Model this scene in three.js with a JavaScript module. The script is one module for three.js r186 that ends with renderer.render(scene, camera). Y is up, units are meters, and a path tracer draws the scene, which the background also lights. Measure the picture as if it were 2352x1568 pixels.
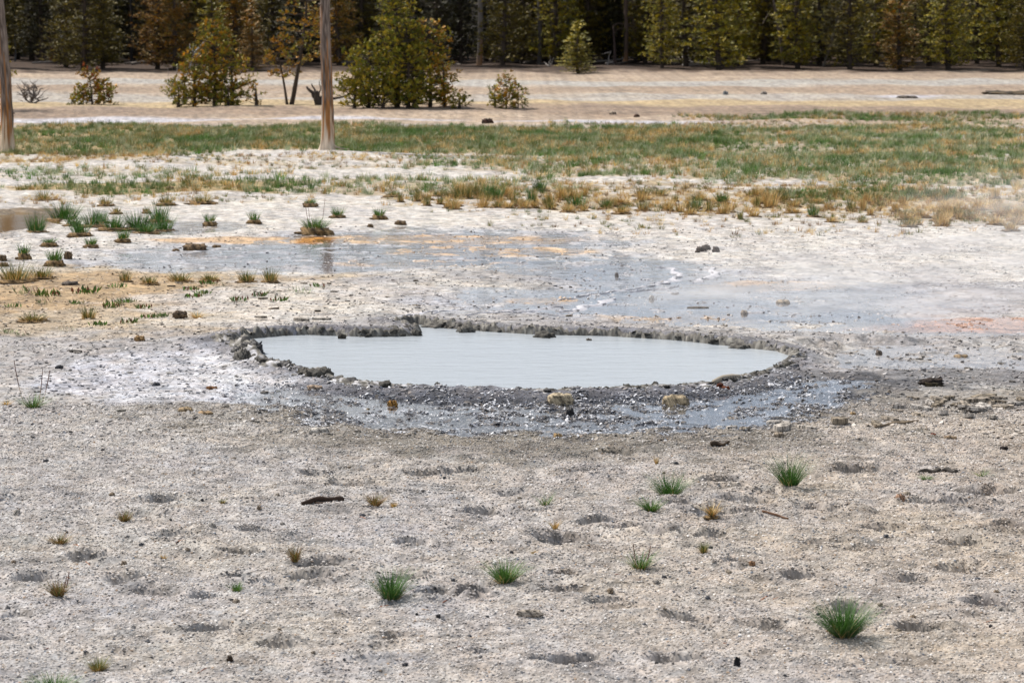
import * as THREE from 'three';
import { mergeGeometries, mergeVertices } from 'three/addons/utils/BufferGeometryUtils.js';
import { createNoise2D, createNoise3D } from 'simplex-noise';

// ---------- camera, sky, sun, exposure ----------
const scene = new THREE.Scene();
const EYE = 2.5, FP = 6533, PW = 2352, PH = 1568;              // eye height; focal length and size of the picture in pixels
const PITCH = Math.atan(PH / 2 / FP);                          // the horizon lies on the upper edge
const camera = new THREE.PerspectiveCamera(2 * PITCH * 180 / Math.PI, PW / PH, 0.5, 3000);
camera.position.set(0, EYE, 0);
camera.rotation.set(-PITCH, 0, 0);
camera.focus = 17; camera.userData.fStop = 8;

const SUN = new THREE.Vector3(-0.62, 1, -0.46).normalize();
// bright broken cloud over hazy blue, the same all round
{
  const SW = 1024, SH = 512, data = new Float32Array(SW * SH * 4); let q = 99;
  const cn = createNoise3D(() => { q = (q * 1103515245 + 12345) & 0x7fffffff; return q / 0x7fffffff; });
  for (let r = 0; r < SH; r++) for (let c = 0; c < SW; c++) {
    const up = ((r + 0.5) / SH - 0.5) * Math.PI, az = ((c + 0.5) / SW - 0.5) * 2 * Math.PI, y = Math.sin(up), x = Math.cos(az) * Math.cos(up), z = Math.sin(az) * Math.cos(up), e = Math.max(0, y);
    const k = 1 / (e + 0.22), px = x * k * 1.1, pz = z * k * 1.1; let n = 0, am = 0.5, f = 1; for (let i = 0; i < 5; i++) { n += am * cn(px * f, pz * f, i * 3.3); am *= 0.52; f *= 2.05; }
    const cl = Math.min(1, Math.max(0, (n + 0.22) / 0.5)), cloud = cl * cl * (3 - 2 * cl) * 0.85, h = Math.exp(-e * 3.2);
    const base = [0.21 + 0.38 * h, 0.26 + 0.42 * h, 0.37 + 0.43 * h];
    for (let j = 0; j < 3; j++) data[(r * SW + c) * 4 + j] = 0.82 * (base[j] + (0.66 + 0.02 * j - base[j]) * cloud);
    data[(r * SW + c) * 4 + 3] = 1;
  }
  const t = new THREE.DataTexture(data, SW, SH, THREE.RGBAFormat, THREE.FloatType); t.mapping = THREE.EquirectangularReflectionMapping; t.magFilter = THREE.LinearFilter; t.minFilter = THREE.LinearFilter; t.needsUpdate = true;
  scene.background = t; scene.environment = t;
}
const sun = new THREE.DirectionalLight(0xfff6ec, 4.6);
sun.position.copy(SUN).multiplyScalar(150).add(new THREE.Vector3(0, 0, -50)); sun.target.position.set(0, 0, -50);
sun.castShadow = true; sun.shadow.radius = 3; sun.shadow.mapSize.set(4096, 4096);
Object.assign(sun.shadow.camera, { left: -80, right: 80, top: 90, bottom: -90, near: 1, far: 400 });
scene.add(sun, sun.target);
const renderer = new THREE.WebGLRenderer({ antialias: true });
renderer.toneMapping = THREE.LinearToneMapping;
renderer.toneMappingExposure = 1.2;
renderer.shadowMap.enabled = true;

// ---------- helpers ----------
let seedState = 12345;
const reseed = (s) => { seedState = (s * 2654435761) >>> 0; };
const rnd = () => { seedState = (seedState + 0x6d2b79f5) | 0; let t = Math.imul(seedState ^ (seedState >>> 15), 1 | seedState); t = (t + Math.imul(t ^ (t >>> 7), 61 | t)) ^ t; return ((t ^ (t >>> 14)) >>> 0) / 4294967296; };
const rr = (a, b) => a + (b - a) * rnd();
const pick = (a) => a[Math.min(a.length - 1, Math.floor(rnd() * a.length))];
reseed(7);
const n2 = createNoise2D(rnd), n3 = createNoise3D(rnd);
const ss = (a, b, x) => { const t = Math.min(1, Math.max(0, (x - a) / (b - a))); return t * t * (3 - 2 * t); };
const fbm = (x, y, o = 3) => { let s = 0, a = 0.5, f = 1; for (let i = 0; i < o; i++) { s += a * n2(x * f, y * f); a *= 0.5; f *= 2.03; } return s; };
const lin = (hex) => { const c = new THREE.Color(hex); return [c.r, c.g, c.b]; };
// a picture position to the point where its sight line meets the level y
function W(X, Y, y = 0) {
  const a = (X - PW / 2) / FP, b = -(Y - PH / 2) / FP, c = Math.cos(PITCH), s = Math.sin(PITCH);
  const dy = b * c - s, dz = -b * s - c, t = (y - EYE) / dy;
  return [a * t, dz * t];
}
const perM = (Y) => { const [, z] = W(PW / 2, Y); return FP / Math.hypot(z, EYE); };   // picture pixels per metre at the ground there

const taken = new Map();
function numbered(name) { const k = taken.get(name) || 0; taken.set(name, k + 1); return k ? `${name}_${String(k).padStart(3, '0')}` : name; }
function shade(o) { o.traverse((c) => { if (c.isMesh) { c.castShadow = true; c.receiveShadow = true; } }); return o; }
function add(o, name, label, category, group, kind) {
  o.name = numbered(name); o.userData = { label, category };
  if (group) o.userData.group = group;
  if (kind) o.userData.kind = kind;
  scene.add(shade(o)); return o;
}
function part(parent, name, geo, mat) { const m = new THREE.Mesh(geo, mat); m.name = name; parent.add(m); return m; }
class GB {                                                     // collects triangles with colours
  constructor() { this.p = []; this.c = []; this.i = []; }
  v(x, y, z, c) { this.p.push(x, y, z); this.c.push(c[0], c[1], c[2]); return this.p.length / 3 - 1; }
  t(a, b, c) { this.i.push(a, b, c); }
  geo(smooth = true) {
    const g = new THREE.BufferGeometry();
    g.setAttribute('position', new THREE.Float32BufferAttribute(this.p, 3));
    g.setAttribute('color', new THREE.Float32BufferAttribute(this.c, 3));
    g.setIndex(this.i);
    if (smooth) g.computeVertexNormals();
    return g;
  }
}
const tone = (c, k) => [c[0] * k, c[1] * k, c[2] * k];
const mixc = (a, b, t) => [a[0] + (b[0] - a[0]) * t, a[1] + (b[1] - a[1]) * t, a[2] + (b[2] - a[2]) * t];
function tube(gb, pts, radii, sides, col, wob = 0, seed = 0) {   // a tapered tube through pts
  const rings = [], up = new THREE.Vector3(0.13, 0.97, 0.2), T = new THREE.Vector3(), A = new THREE.Vector3(), B = new THREE.Vector3();
  for (let k = 0; k < pts.length; k++) {
    const a = pts[Math.max(0, k - 1)], b = pts[Math.min(pts.length - 1, k + 1)];
    T.set(b[0] - a[0], b[1] - a[1], b[2] - a[2]).normalize();
    A.crossVectors(T, Math.abs(T.y) > 0.9 ? new THREE.Vector3(1, 0, 0) : up).normalize(); B.crossVectors(T, A);
    const ring = [];
    for (let s = 0; s < sides; s++) {
      const t = s / sides * Math.PI * 2, w = wob ? 1 + wob * n3(Math.cos(t) * 1.6 + seed, pts[k][1] * 2.2 + pts[k][0] * 9, Math.sin(t) * 1.6) : 1, r = radii[k] * w;
      const x = pts[k][0] + (A.x * Math.cos(t) + B.x * Math.sin(t)) * r, y = pts[k][1] + (A.y * Math.cos(t) + B.y * Math.sin(t)) * r, z = pts[k][2] + (A.z * Math.cos(t) + B.z * Math.sin(t)) * r;
      ring.push(gb.v(x, y, z, typeof col === 'function' ? col(k / (pts.length - 1), t, x, y, z) : col));
    }
    rings.push(ring);
  }
  for (let k = 0; k + 1 < rings.length; k++) for (let s = 0; s < sides; s++) { const q = (s + 1) % sides; gb.t(rings[k][s], rings[k][q], rings[k + 1][s]); gb.t(rings[k][q], rings[k + 1][q], rings[k + 1][s]); }
  for (const [ring, e] of [[rings[0], 0], [rings[rings.length - 1], 1]]) { const k = e ? pts.length - 1 : 0, m = gb.v(...pts[k], typeof col === 'function' ? col(e, 0, ...pts[k]) : col); for (let s = 0; s < sides; s++) { const q = (s + 1) % sides; e ? gb.t(ring[s], ring[q], m) : gb.t(ring[q], ring[s], m); } }
}
const std = (o) => new THREE.MeshStandardMaterial(o);
// repeating noise as a texture: octaves of value noise that wrap round
function wrapNoise(size, octaves, seed, gain = 0.6) {
  reseed(seed);
  const out = new Float32Array(size * size);
  let amp = 1, tot = 0;
  for (const cells of octaves) {
    const g = Float32Array.from({ length: cells * cells }, () => rnd());
    for (let y = 0; y < size; y++) for (let x = 0; x < size; x++) {
      const fx = x / size * cells, fy = y / size * cells, ix = Math.floor(fx), iy = Math.floor(fy);
      let u = fx - ix, v = fy - iy; u = u * u * (3 - 2 * u); v = v * v * (3 - 2 * v);
      const at = (a, b) => g[((b + cells) % cells) * cells + (a + cells) % cells];
      out[y * size + x] += amp * ((at(ix, iy) * (1 - u) + at(ix + 1, iy) * u) * (1 - v) + (at(ix, iy + 1) * (1 - u) + at(ix + 1, iy + 1) * u) * v);
    }
    tot += amp; amp *= gain;
  }
  for (let k = 0; k < out.length; k++) out[k] /= tot;
  return out;
}
function texOf(field, size, f, srgb) {
  const d = new Uint8Array(size * size * 4);
  for (let k = 0; k < size * size; k++) { const c = f(field[k], k); d[k * 4] = c[0]; d[k * 4 + 1] = c[1]; d[k * 4 + 2] = c[2]; d[k * 4 + 3] = 255; }
  const t = new THREE.DataTexture(d, size, size); t.wrapS = t.wrapT = THREE.RepeatWrapping; t.magFilter = THREE.LinearFilter; t.minFilter = THREE.LinearMipmapLinearFilter; t.generateMipmaps = true;
  if (srgb) t.colorSpace = THREE.SRGBColorSpace;
  t.needsUpdate = true; return t;
}

// ---------- the lie of the land ----------
// a patch of ground given by its middle and half-sizes in the picture, kept as an ellipse in metres
function patch(X, Y, rx, ry, rag = 0.35, freq = 0) {
  const [cx, cz] = W(X, Y), [, zn] = W(X, Y + ry), [, zf] = W(X, Math.max(12, Y - ry));
  const w = rx / perM(Y);
  return { cx, cz, w, near: zn - cz, far: cz - zf, rag, f: freq || 2.2 / Math.min(w, Math.max(zn - cz, 0.1) * 2) };
}
function inPatch(p, x, z) {
  const dx = (x - p.cx) / p.w; if (Math.abs(dx) > 1.8) return 0;
  const dz = z > p.cz ? (z - p.cz) / p.near : (p.cz - z) / p.far; if (dz > 1.8) return 0;
  const q = Math.sqrt(dx * dx + dz * dz) + p.rag * fbm(x * p.f + p.cx * 3.1, z * p.f + p.cz, 3);
  return 1 - ss(0.8, 1.15, q);
}
const many = (list, x, z) => { let m = 0; for (const p of list) { const v = inPatch(p, x, z); if (v > m) m = v; } return m; };

// the pool: its waterline in picture pixels
const poolPx = [[590, 818], [560, 798], [500, 792], [560, 778], [640, 771], [700, 768], [790, 771], [860, 773], [945, 771], [962, 763], [925, 752], [900, 747], [960, 744], [1050, 755], [1110, 760], [1240, 768], [1400, 771], [1560, 781], [1700, 796], [1790, 806], [1825, 818], [1800, 832], [1790, 848], [1700, 868], [1640, 880], [1560, 887], [1400, 895], [1250, 899], [1100, 896], [980, 892], [880, 884], [800, 877], [758, 866], [752, 856], [690, 850], [625, 836]];
const POOL_Y = 0.03;
const pool = poolPx.map(([X, Y]) => W(X, Y, POOL_Y));
const poolC = [0, 1].map((k) => pool.reduce((s, p) => s + p[k], 0) / pool.length);
function poolDist(x, z) {                                     // metres to the waterline, negative inside
  if (Math.abs(x - poolC[0]) > 5 || Math.abs(z - poolC[1]) > 5) return 9;
  let d = 1e9, inside = false;
  for (let i = 0, j = pool.length - 1; i < pool.length; j = i++) {
    const [ax, az] = pool[j], [bx, bz] = pool[i];
    const t = Math.min(1, Math.max(0, ((x - ax) * (bx - ax) + (z - az) * (bz - az)) / ((bx - ax) ** 2 + (bz - az) ** 2)));
    d = Math.min(d, Math.hypot(x - ax - t * (bx - ax), z - az - t * (bz - az)));
    if ((az > z) !== (bz > z) && x < (bx - ax) * (z - az) / (bz - az) + ax) inside = !inside;
  }
  return inside ? -d : d;
}
// hoof prints in the gravel: picture position and half-width
const printPx = [[1058, 1087, 36], [815, 1117, 62], [1350, 1085, 42], [945, 1246, 32], [935, 1330, 44], [720, 1329, 46], [1005, 1366, 48], [1090, 1362, 30], [1300, 1358, 48], [1405, 1383, 44], [1595, 1421, 54], [1225, 1284, 40], [1310, 1322, 48], [1895, 1248, 52], [1780, 1438, 60], [2215, 1252, 46], [2205, 1303, 48], [1190, 1133, 46], [1660, 1107, 44], [1720, 1152, 52], [1460, 1216, 50], [1540, 1222, 46], [1300, 1236, 62], [1390, 1196, 46], [1640, 1180, 60], [1620, 1233, 46], [1750, 1131, 44], [1300, 1518, 60], [1560, 1513, 52], [805, 1512, 26], [745, 1293, 52], [600, 1223, 46], [400, 1228, 42], [330, 1182, 52], [30, 1142, 70], [15, 1412, 44], [20, 1472, 36], [300, 1337, 46], [350, 1364, 56], [370, 1147, 40], [560, 1268, 42], [1120, 1178, 40], [2160, 1157, 70], [2260, 1136, 70], [1980, 1082, 64], [1900, 1168, 52], [1700, 1292, 34], [740, 1084, 38], [700, 1113, 36], [980, 1090, 40], [1230, 1170, 38], [480, 1375, 38], [640, 1480, 36], [900, 1470, 40], [1120, 1500, 42], [1960, 1395, 40], [2100, 1330, 48], [2040, 1215, 44], [2300, 1215, 50], [1850, 1330, 40], [2120, 1440, 46], [2270, 1390, 44], [480, 1445, 40], [210, 1280, 40], [90, 1330, 46], [560, 1330, 34], [1410, 1040, 36], [1740, 1180, 44], [1580, 1160, 40]];
const prints = printPx.map(([X, Y, r], k) => { const [x, z] = W(X, Y), m = r / perM(Y); return { x, z, a: Math.min(m * 1.45, 0.2), b: Math.min(m * 1.1, 0.14) * (0.7 + 0.3 * Math.abs(Math.sin(k * 7.1))), t: 0.4 * Math.sin(k * 2.7), d: 0.03 + 0.03 * Math.abs(Math.sin(k * 3.3 + 1)) }; });
const printCells = new Map();
prints.forEach((p) => { for (let i = -1; i <= 1; i++) for (let j = -1; j <= 1; j++) { const k = `${Math.floor(p.x / 0.4) + i},${Math.floor(p.z / 0.4) + j}`; if (!printCells.has(k)) printCells.set(k, []); printCells.get(k).push(p); } });

// sheets of shallow water: where the ground dips (the far stream is colour only)
const wetFront = [patch(1250, 945, 560, 52, 0.4, 2.2), patch(820, 905, 340, 42, 0.45, 2.6), patch(1700, 915, 260, 50, 0.45, 2.4), patch(1880, 884, 130, 16, 0.3, 3)];
const wetBack = [patch(640, 590, 420, 34, 0.35, 1.1), patch(1000, 560, 430, 38, 0.35, 1.1), patch(900, 590, 330, 26, 0.3, 1), patch(1350, 610, 260, 26, 0.35, 1.1), patch(1520, 640, 190, 34, 0.3, 1.4), patch(1250, 695, 260, 34, 0.35, 1.8), patch(1480, 705, 260, 30, 0.35, 1.8), patch(1800, 690, 400, 40, 0.4, 1.6), patch(2050, 752, 420, 26, 0.3, 1.8), patch(1700, 740, 320, 26, 0.3, 1.8), patch(430, 522, 120, 14, 0.3, 1), patch(2100, 820, 280, 34, 0.45, 2)];
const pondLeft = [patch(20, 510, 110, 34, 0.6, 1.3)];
const streamFar = [patch(260, 280, 330, 5, 0.3, 0.2), patch(700, 279, 330, 2.6, 0.3, 0.2), patch(1400, 285, 300, 3.4, 0.3, 0.2), patch(2085, 224, 90, 3, 0.4, 0.25)];  // no water here; its bright sky reflection is painted on the ground
const white = [patch(430, 870, 330, 62, 0.4, 1.6), patch(760, 885, 120, 26, 0.4, 2)];
function height(x, z) {
  let h = 0.012 * n2(x * 0.7, z * 0.7) + 0.006 * n2(x * 2.3 + 9, z * 2.3);
  const d = -z;
  if (d < 19) {
    h += 0.004 * n2(x * 7, z * 7) + (0.015 * n2(x * 1.9 - 4, z * 4.6) + 0.008 * n2(x * 4.1, z * 8.5)) * ss(17.5, 15.5, d);
    const near = printCells.get(`${Math.floor(x / 0.4)},${Math.floor(z / 0.4)}`);
    if (near) for (const p of near) {
      const c = Math.cos(p.t), s = Math.sin(p.t), u = ((x - p.x) * c + (z - p.z) * s) / p.a, v = (-(x - p.x) * s + (z - p.z) * c) / p.b, q = Math.hypot(u, v) + 0.13 * n2(x * 11, z * 11);
      h += -p.d * 1.75 * (1 - ss(0.28, 1.02, q)) + p.d * 0.3 * Math.exp(-((q - 1.2) ** 2) * 12);
    }
  }
  if (d > 15 && d < 26) {
    const pd = poolDist(x, z);
    if (pd < 4) {
      const back = ss(poolC[1] + 0.6, poolC[1] - 0.7, z);
      const fade = 1 - ss(0.4, 2.6, pd);
      if (pd > 0) h += fade * (0.01 + 0.045 * back) + (1 - ss(0.05, 0.4, pd)) * (0.03 + 0.012 * n2(x * 6, z * 6));
      else h += -0.35 * ss(0.0, 0.25, -pd) - 0.05 * ss(0, 0.04, -pd) + 0.05;
    }
  }
  if (d < 34) {
    const clear = ss(0.12, 0.45, poolDist(x, z)), wf = d < 22 ? many(wetFront, x, z) * clear : 0, wb = d > 19 ? many(wetBack, x, z) * clear : 0;
    h += wf * (-0.016 - h * 0.6 + 0.012 * n2(x * 4, z * 4) + 0.01 * n2(x * 13, z * 13)) + wb * (-0.014 - h * 0.8 + 0.011 * n2(x * 1.7, z * 1.7) + 0.007 * n2(x * 6, z * 6));
  } 
  if (d > 25 && d < 40) h += -0.06 * many(pondLeft, x, z) + 0.02 * (1 - ss(1.0, 1.25, Math.hypot((x - pondLeft[0].cx) / pondLeft[0].w, (z - pondLeft[0].cz) / pondLeft[0].near)));
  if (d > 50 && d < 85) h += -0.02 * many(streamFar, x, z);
  if (d > 30) h += 0.05 * ss(34, 42, d) * (1 + n2(x * 0.25, z * 0.25)) + 0.04 * ss(58, 64, d) - 0.04 * ss(66, 70, d);
  if (d > 85) h += 0.08 * ss(97, 108, d) * (1 + 0.5 * n2(x * 0.12, z * 0.12)) + 9 * ss(125, 240, d) + 25 * ss(240, 700, d) * 0.3;
  return h;
}

// colours of the ground
const C = { crust: lin('#83838a'), skySheen: lin('#d8d6de'),
  gravel: lin('#c0bcb9'), gravelR: lin('#bdb2a6'), damp: lin('#7d776c'), wet: lin('#3b404b'), white: lin('#d3d4db'), crest: lin('#f0f0f4'), back: lin('#b4b1b0'), peach: lin('#e2c19a'), salmon: lin('#d9a78c'), tan: lin('#c6b191'),
  sinter: lin('#dcd7d1'), pale: lin('#b9bcc4'), soil: lin('#8f7c55'), straw: lin('#c6ab72'), flat: lin('#c4b09a'), cream: lin('#cdb68c'), brown: lin('#9c8673'), grey: lin('#c2bfb9'), needle: lin('#4a3626'), rust: lin('#8a5636'), amber: lin('#c08322'), treeReflect: lin('#6e5a3c'), ochre: lin('#b98f4c'),
};
const paint = [];                                              // [patch, colour, strength]
const P = (c, k, ...a) => paint.push([patch(...a), C[c], k]);
// damp band, wet apron and white crust round the pool
P('damp', 0.7, 1250, 985, 700, 66, 0.7, 1.6); P('damp', 0.6, 700, 930, 420, 52, 0.7, 1.8); P('damp', 0.65, 2000, 915, 420, 44, 0.6, 1.8); P('damp', 0.4, 1250, 1010, 640, 60, 0.8, 1.2);
P('back', 0.9, 2000, 800, 560, 95, 0.4, 1.1); P('back', 0.9, 1500, 690, 700, 90, 0.35, 0.9); P('back', 0.85, 900, 735, 420, 52, 0.4, 1.2); P('back', 0.6, 400, 805, 330, 46, 0.4, 1.4);
P('white', 0.95, 430, 870, 330, 62, 0.4, 1.6); P('white', 0.85, 760, 885, 150, 28, 0.4, 2);
P('wet', 1, 1250, 945, 600, 56, 0.4, 2.2); P('wet', 0.75, 900, 905, 300, 34, 0.45, 2.6); P('wet', 0.85, 1700, 912, 300, 46, 0.45, 2.4); P('wet', 0.6, 1900, 880, 230, 22, 0.4, 2.4); P('wet', 0.5, 2200, 870, 260, 26, 0.4, 2.4);
const wetPaint = paint.filter((p) => p[1] === C.wet).map((p) => p[0]);
// sinter flats behind and to the left
P('tan', 0.8, 280, 690, 560, 92, 0.4, 0.8); P('ochre', 0.4, 180, 670, 300, 46, 0.6, 1.6); P('sinter', 0.75, 760, 690, 460, 46, 0.5, 0.9); P('sinter', 0.6, 560, 745, 260, 22, 0.5, 1.2);
P('pale', 0.85, 640, 592, 460, 34, 0.35, 0.8); P('pale', 0.8, 1000, 565, 480, 42, 0.35, 0.8); P('pale', 0.8, 1500, 640, 260, 50, 0.35, 1); P('pale', 0.7, 1350, 700, 480, 44, 0.35, 1); P('pale', 0.75, 1900, 700, 480, 44, 0.4, 1); P('pale', 0.6, 2000, 650, 500, 40, 0.4, 1);
P('peach', 0.95, 560, 551, 240, 7, 0.3, 0.7); P('peach', 0.85, 1000, 548, 330, 12, 0.3, 0.7); P('peach', 0.80, 1120, 575, 260, 12, 0.3, 0.7); P('peach', 0.60, 950, 602, 200, 8, 0.3, 0.7); P('amber', 0.95, 722, 549, 46, 10, 0.3, 2);  // amber patch: the broad tussock's reflection painted on the ground
P('peach', 0.90, 1240, 688, 90, 10, 0.3, 0.7); P('peach', 0.55, 1780, 655, 170, 12, 0.3, 0.7); P('peach', 0.55, 1560, 735, 180, 16, 0.3, 0.7); P('sinter', 0.7, 1750, 752, 330, 15, 0.4, 1.6); P('salmon', 0.8, 2270, 744, 190, 17, 0.35, 1.6); P('salmon', 0.5, 2080, 752, 130, 10, 0.4, 1.6); P('sinter', 0.7, 2150, 610, 520, 40, 0.5, 0.8);
// left pond: brown reflection of the trees painted on its ground
P('treeReflect', 0.85, 20, 508, 125, 36, 0.3, 0.8);
const bareMeadow = [patch(300, 398, 420, 22, 0.45, 0.5), patch(700, 388, 300, 14, 0.5, 0.5), patch(40, 405, 120, 26, 0.45, 0.5)];
function groundColor(x, z) {
  const d = -z, nA = fbm(x * 0.5, z * 0.5, 3), nB = fbm(x * 3.1 + 40, z * 3.1, 3), nC = n2(x * 17, z * 17);
  let c;
  if (d < 26) {
    c = mixc(C.gravel, C.gravelR, Math.min(1, Math.max(0, 0.35 + x * 0.22 + nA * 0.5) * ss(19, 16, d)));
    c = mixc(c, C.back, ss(16.5, 19, d) * 0.5);
  } else c = C.back;
  c = mixc(c, C.sinter, ss(24, 28, d + nA * 3) * ss(60, 45, d));
  for (const [p, col, k] of paint) { const m = inPatch(p, x, z); if (m > 0.01) c = mixc(c, col, m * k); }
  if (d > 15 && d < 24) { const pd = poolDist(x, z); if (pd < 0.4) c = mixc(c, C.crust, (1 - ss(0.1, 0.34, pd + 0.1 * nB)) * 0.8); }
  if (d > 32) {                                               // straw litter and turf under the grass, then bare flats
    const g = grassy(x, z);
    c = mixc(c, mixc(C.straw, C.soil, Math.min(1, Math.max(0, 0.35 + nB))), Math.min(0.92, g * 1.15 * ss(-0.35, 0.25, fbm(x * 1.6 + 7, z * 1.1, 3) + (g - 0.45))));
    const far = ss(54.5, 57.5, d + nA * 1.5);
    if (far > 0) {
      const q = d + 5 * fbm(x * 0.03 + 3, z * 0.06, 3) + nA * 1.2;
      let f = mixc(C.flat, C.brown, ss(59, 61, q) * ss(67, 64.5, q) * 0.75);
      f = mixc(f, C.cream, ss(64, 67, q) * ss(72.5, 70.5, q) * 0.85);
      f = mixc(f, C.grey, ss(70.5, 72, q) * ss(75.5, 74, q) * 0.7);
      f = mixc(f, C.brown, ss(74.5, 77, q) * ss(81, 79, q) * 0.45);
      f = mixc(f, C.grey, ss(80, 82.5, q) * ss(91, 88.5, q) * 0.9);
      f = mixc(f, C.brown, ss(92, 96, q) * 0.35);
      f = tone(f, 1 + 0.22 * fbm(x * 0.35, z * 0.8, 3) + 0.12 * n2(x * 0.15, z * 2.2));
      c = mixc(mixc(c, f, far), C.skySheen, many(streamFar, x, z));  // far stream and puddle: reflected sky painted as a pale tone
    }
    c = mixc(c, C.needle, ss(96.5, 100, d + nA * 4));
  }
  const calm = 0.45 + 0.55 * ss(15, 18, d), k = 1 + (0.16 * nA + 0.2 * nB) * calm + 0.08 * nC;
  return [c[0] * k, c[1] * k * (1 + 0.015 * nB), c[2] * k * (1 - 0.05 * nA)];
}
// where grass grows: [patch, tufts per square metre, kind]
const meadow = [];
const M = (dens, kind, ...a) => meadow.push([patch(...a), dens, kind]);
M(75, 'green', 200, 328, 520, 34, 0.3, 0.35); M(75, 'green', 750, 324, 520, 32, 0.3, 0.35); M(70, 'green', 1250, 328, 480, 34, 0.3, 0.35); M(55, 'mixed', 1750, 340, 620, 44, 0.35, 0.35); M(50, 'mixed', 2250, 345, 420, 62, 0.35, 0.35); M(45, 'mixed', 1600, 390, 620, 34, 0.4, 0.4); M(50, 'mixed', 2150, 402, 520, 34, 0.4, 0.4);
M(60, 'green', 2050, 276, 480, 8, 0.3, 0.2); M(30, 'straw', 1900, 300, 600, 14, 0.4, 0.3); M(40, 'straw', 100, 372, 260, 14, 0.5, 0.4); M(30, 'straw', 900, 378, 700, 14, 0.5, 0.4);
M(60, 'green', 390, 434, 340, 13, 0.4, 0.5); M(40, 'mixed', 900, 432, 380, 18, 0.45, 0.5); M(70, 'green', 2010, 452, 240, 13, 0.25, 0.6); M(44, 'straw', 1500, 455, 560, 32, 0.8, 1.1); M(50, 'straw', 2150, 468, 440, 42, 0.8, 1.1); M(16, 'straw', 1800, 505, 600, 36, 0.8, 0.9); M(20, 'straw', 300, 460, 420, 14, 0.55, 0.6); M(50, 'straw', 2280, 488, 150, 22, 0.4, 0.7); M(45, 'green', 1130, 445, 60, 16, 0.3, 0.8); M(26, 'mixed', 250, 405, 380, 16, 0.6, 0.5);
const grassy = (x, z) => { let m = 0; for (const [p, d, kind] of meadow) { const v = inPatch(p, x, z) * Math.min(1, d / 45) * (kind === 'green' ? 1 : 0.62); if (v > m) m = v; } return m; };

// ---------- ground sheet ----------
const grain = wrapNoise(512, [16, 37, 83, 170, 256], 3, 0.85), grain2 = wrapNoise(512, [11, 29, 61, 140, 256], 5, 0.8);
const groundTex = texOf(grain, 512, (v, k) => { const a = Math.pow(Math.max(0, Math.min(1, 0.5 + (v - 0.5) * 2.6)), 0.8), w = (grain2[k] - 0.5) * 40; const b = 150 + 100 * a; return [Math.min(255, b + w * 0.5), Math.min(255, b), Math.max(0, Math.min(255, b - w * 0.6))]; }, true);
const bumpTex = texOf(grain, 512, (v) => { const b = Math.max(0, Math.min(255, 128 + (v - 0.5) * 420)); return [b, b, b]; });
{
  const cols = [], rows = [];
  for (let i = 14; i > 0; i--) cols.push(-1 - i);
  const NC = 420; for (let i = 0; i <= NC; i++) cols.push(-1 + 2 * i / NC);
  for (let i = 1; i <= 14; i++) cols.push(1 + i);
  for (let d = -60; d < 9; d += 3) rows.push(d);
  const NR = 760, a = 1 / 9.6, b = 1 / 112; for (let i = 0; i <= NR; i++) rows.push(1 / (a + (b - a) * i / NR));
  for (let d = 114; d < 900; d *= 1.06) rows.push(d);
  const pos = [], col = [], uv = [], idx = [], n = cols.length;
  for (const d of rows) {
    const core = Math.max(d, 9) * 0.235;
    for (const s of cols) {
      const m = Math.abs(s), x = Math.sign(s) * (m <= 1 ? m * core : core + (450 - core) * ((m - 1) / 14) ** 2), z = -d;
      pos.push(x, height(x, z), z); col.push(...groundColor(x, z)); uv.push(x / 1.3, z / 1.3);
    }
  }
  for (let r = 0; r + 1 < rows.length; r++) for (let q = 0; q + 1 < n; q++) { const k = r * n + q; idx.push(k, k + 1, k + n, k + 1, k + n + 1, k + n); }
  const g = new THREE.BufferGeometry();
  g.setAttribute('position', new THREE.Float32BufferAttribute(pos, 3)); g.setAttribute('color', new THREE.Float32BufferAttribute(col, 3)); g.setAttribute('uv', new THREE.Float32BufferAttribute(uv, 2));
  g.setIndex(idx); g.computeVertexNormals();
  add(new THREE.Mesh(g, std({ vertexColors: true, map: groundTex, bumpMap: bumpTex, bumpScale: 0.008, roughness: 0.95 })), 'ground', 'pale sinter flat of gravel and crust round the hot spring', 'ground', null, 'structure');
}

// ---------- water ----------
const ripple = wrapNoise(512, [7, 15, 31, 63, 127], 11, 0.62);
const rippleTex = texOf(ripple, 512, (v) => { const b = Math.max(0, Math.min(255, 128 + (v - 0.5) * 400)); return [b, b, b]; });
function sheet(y, patches, mat, name, label, step = 90) {     // a level sheet over each dip; the ground cuts its shore
  const geos = patches.map((p) => {
    const g = new THREE.CircleGeometry(1, step), a = g.attributes.position, uv = g.attributes.uv;
    for (let i = 0; i < a.count; i++) {
      const ux = a.getX(i), uy = a.getY(i), x = p.cx + ux * p.w * 1.25, z = p.cz + (uy > 0 ? -uy * p.far : -uy * p.near) * 1.25;
      a.setXYZ(i, x, y, z); uv.setXY(i, x / 1.1, z / 1.1);
    }
    g.computeVertexNormals(); return g;
  });
  return geos.map((g) => { const o = add(new THREE.Mesh(g, mat), name, label, 'water', null, 'structure'); o.castShadow = false; return o; });
}
const filmMat = new THREE.MeshPhysicalMaterial({ color: 0xffffff, transmission: 1, thickness: 0, roughness: 0.06, ior: 1.33, bumpMap: rippleTex, bumpScale: 0.0016 });
let lvl = 0;
for (const p of wetFront) sheet(-0.0055 + (lvl++) * 0.0015, [p], filmMat, 'shallow_water', 'thin film of clear water on the dark stones before the pool');
lvl = 0;
for (const p of wetBack) sheet(-0.011 + (lvl++) * 0.0009, [p], filmMat, 'run_off_water', 'thin sheet of warm run-off water on the pale crust');
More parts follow.
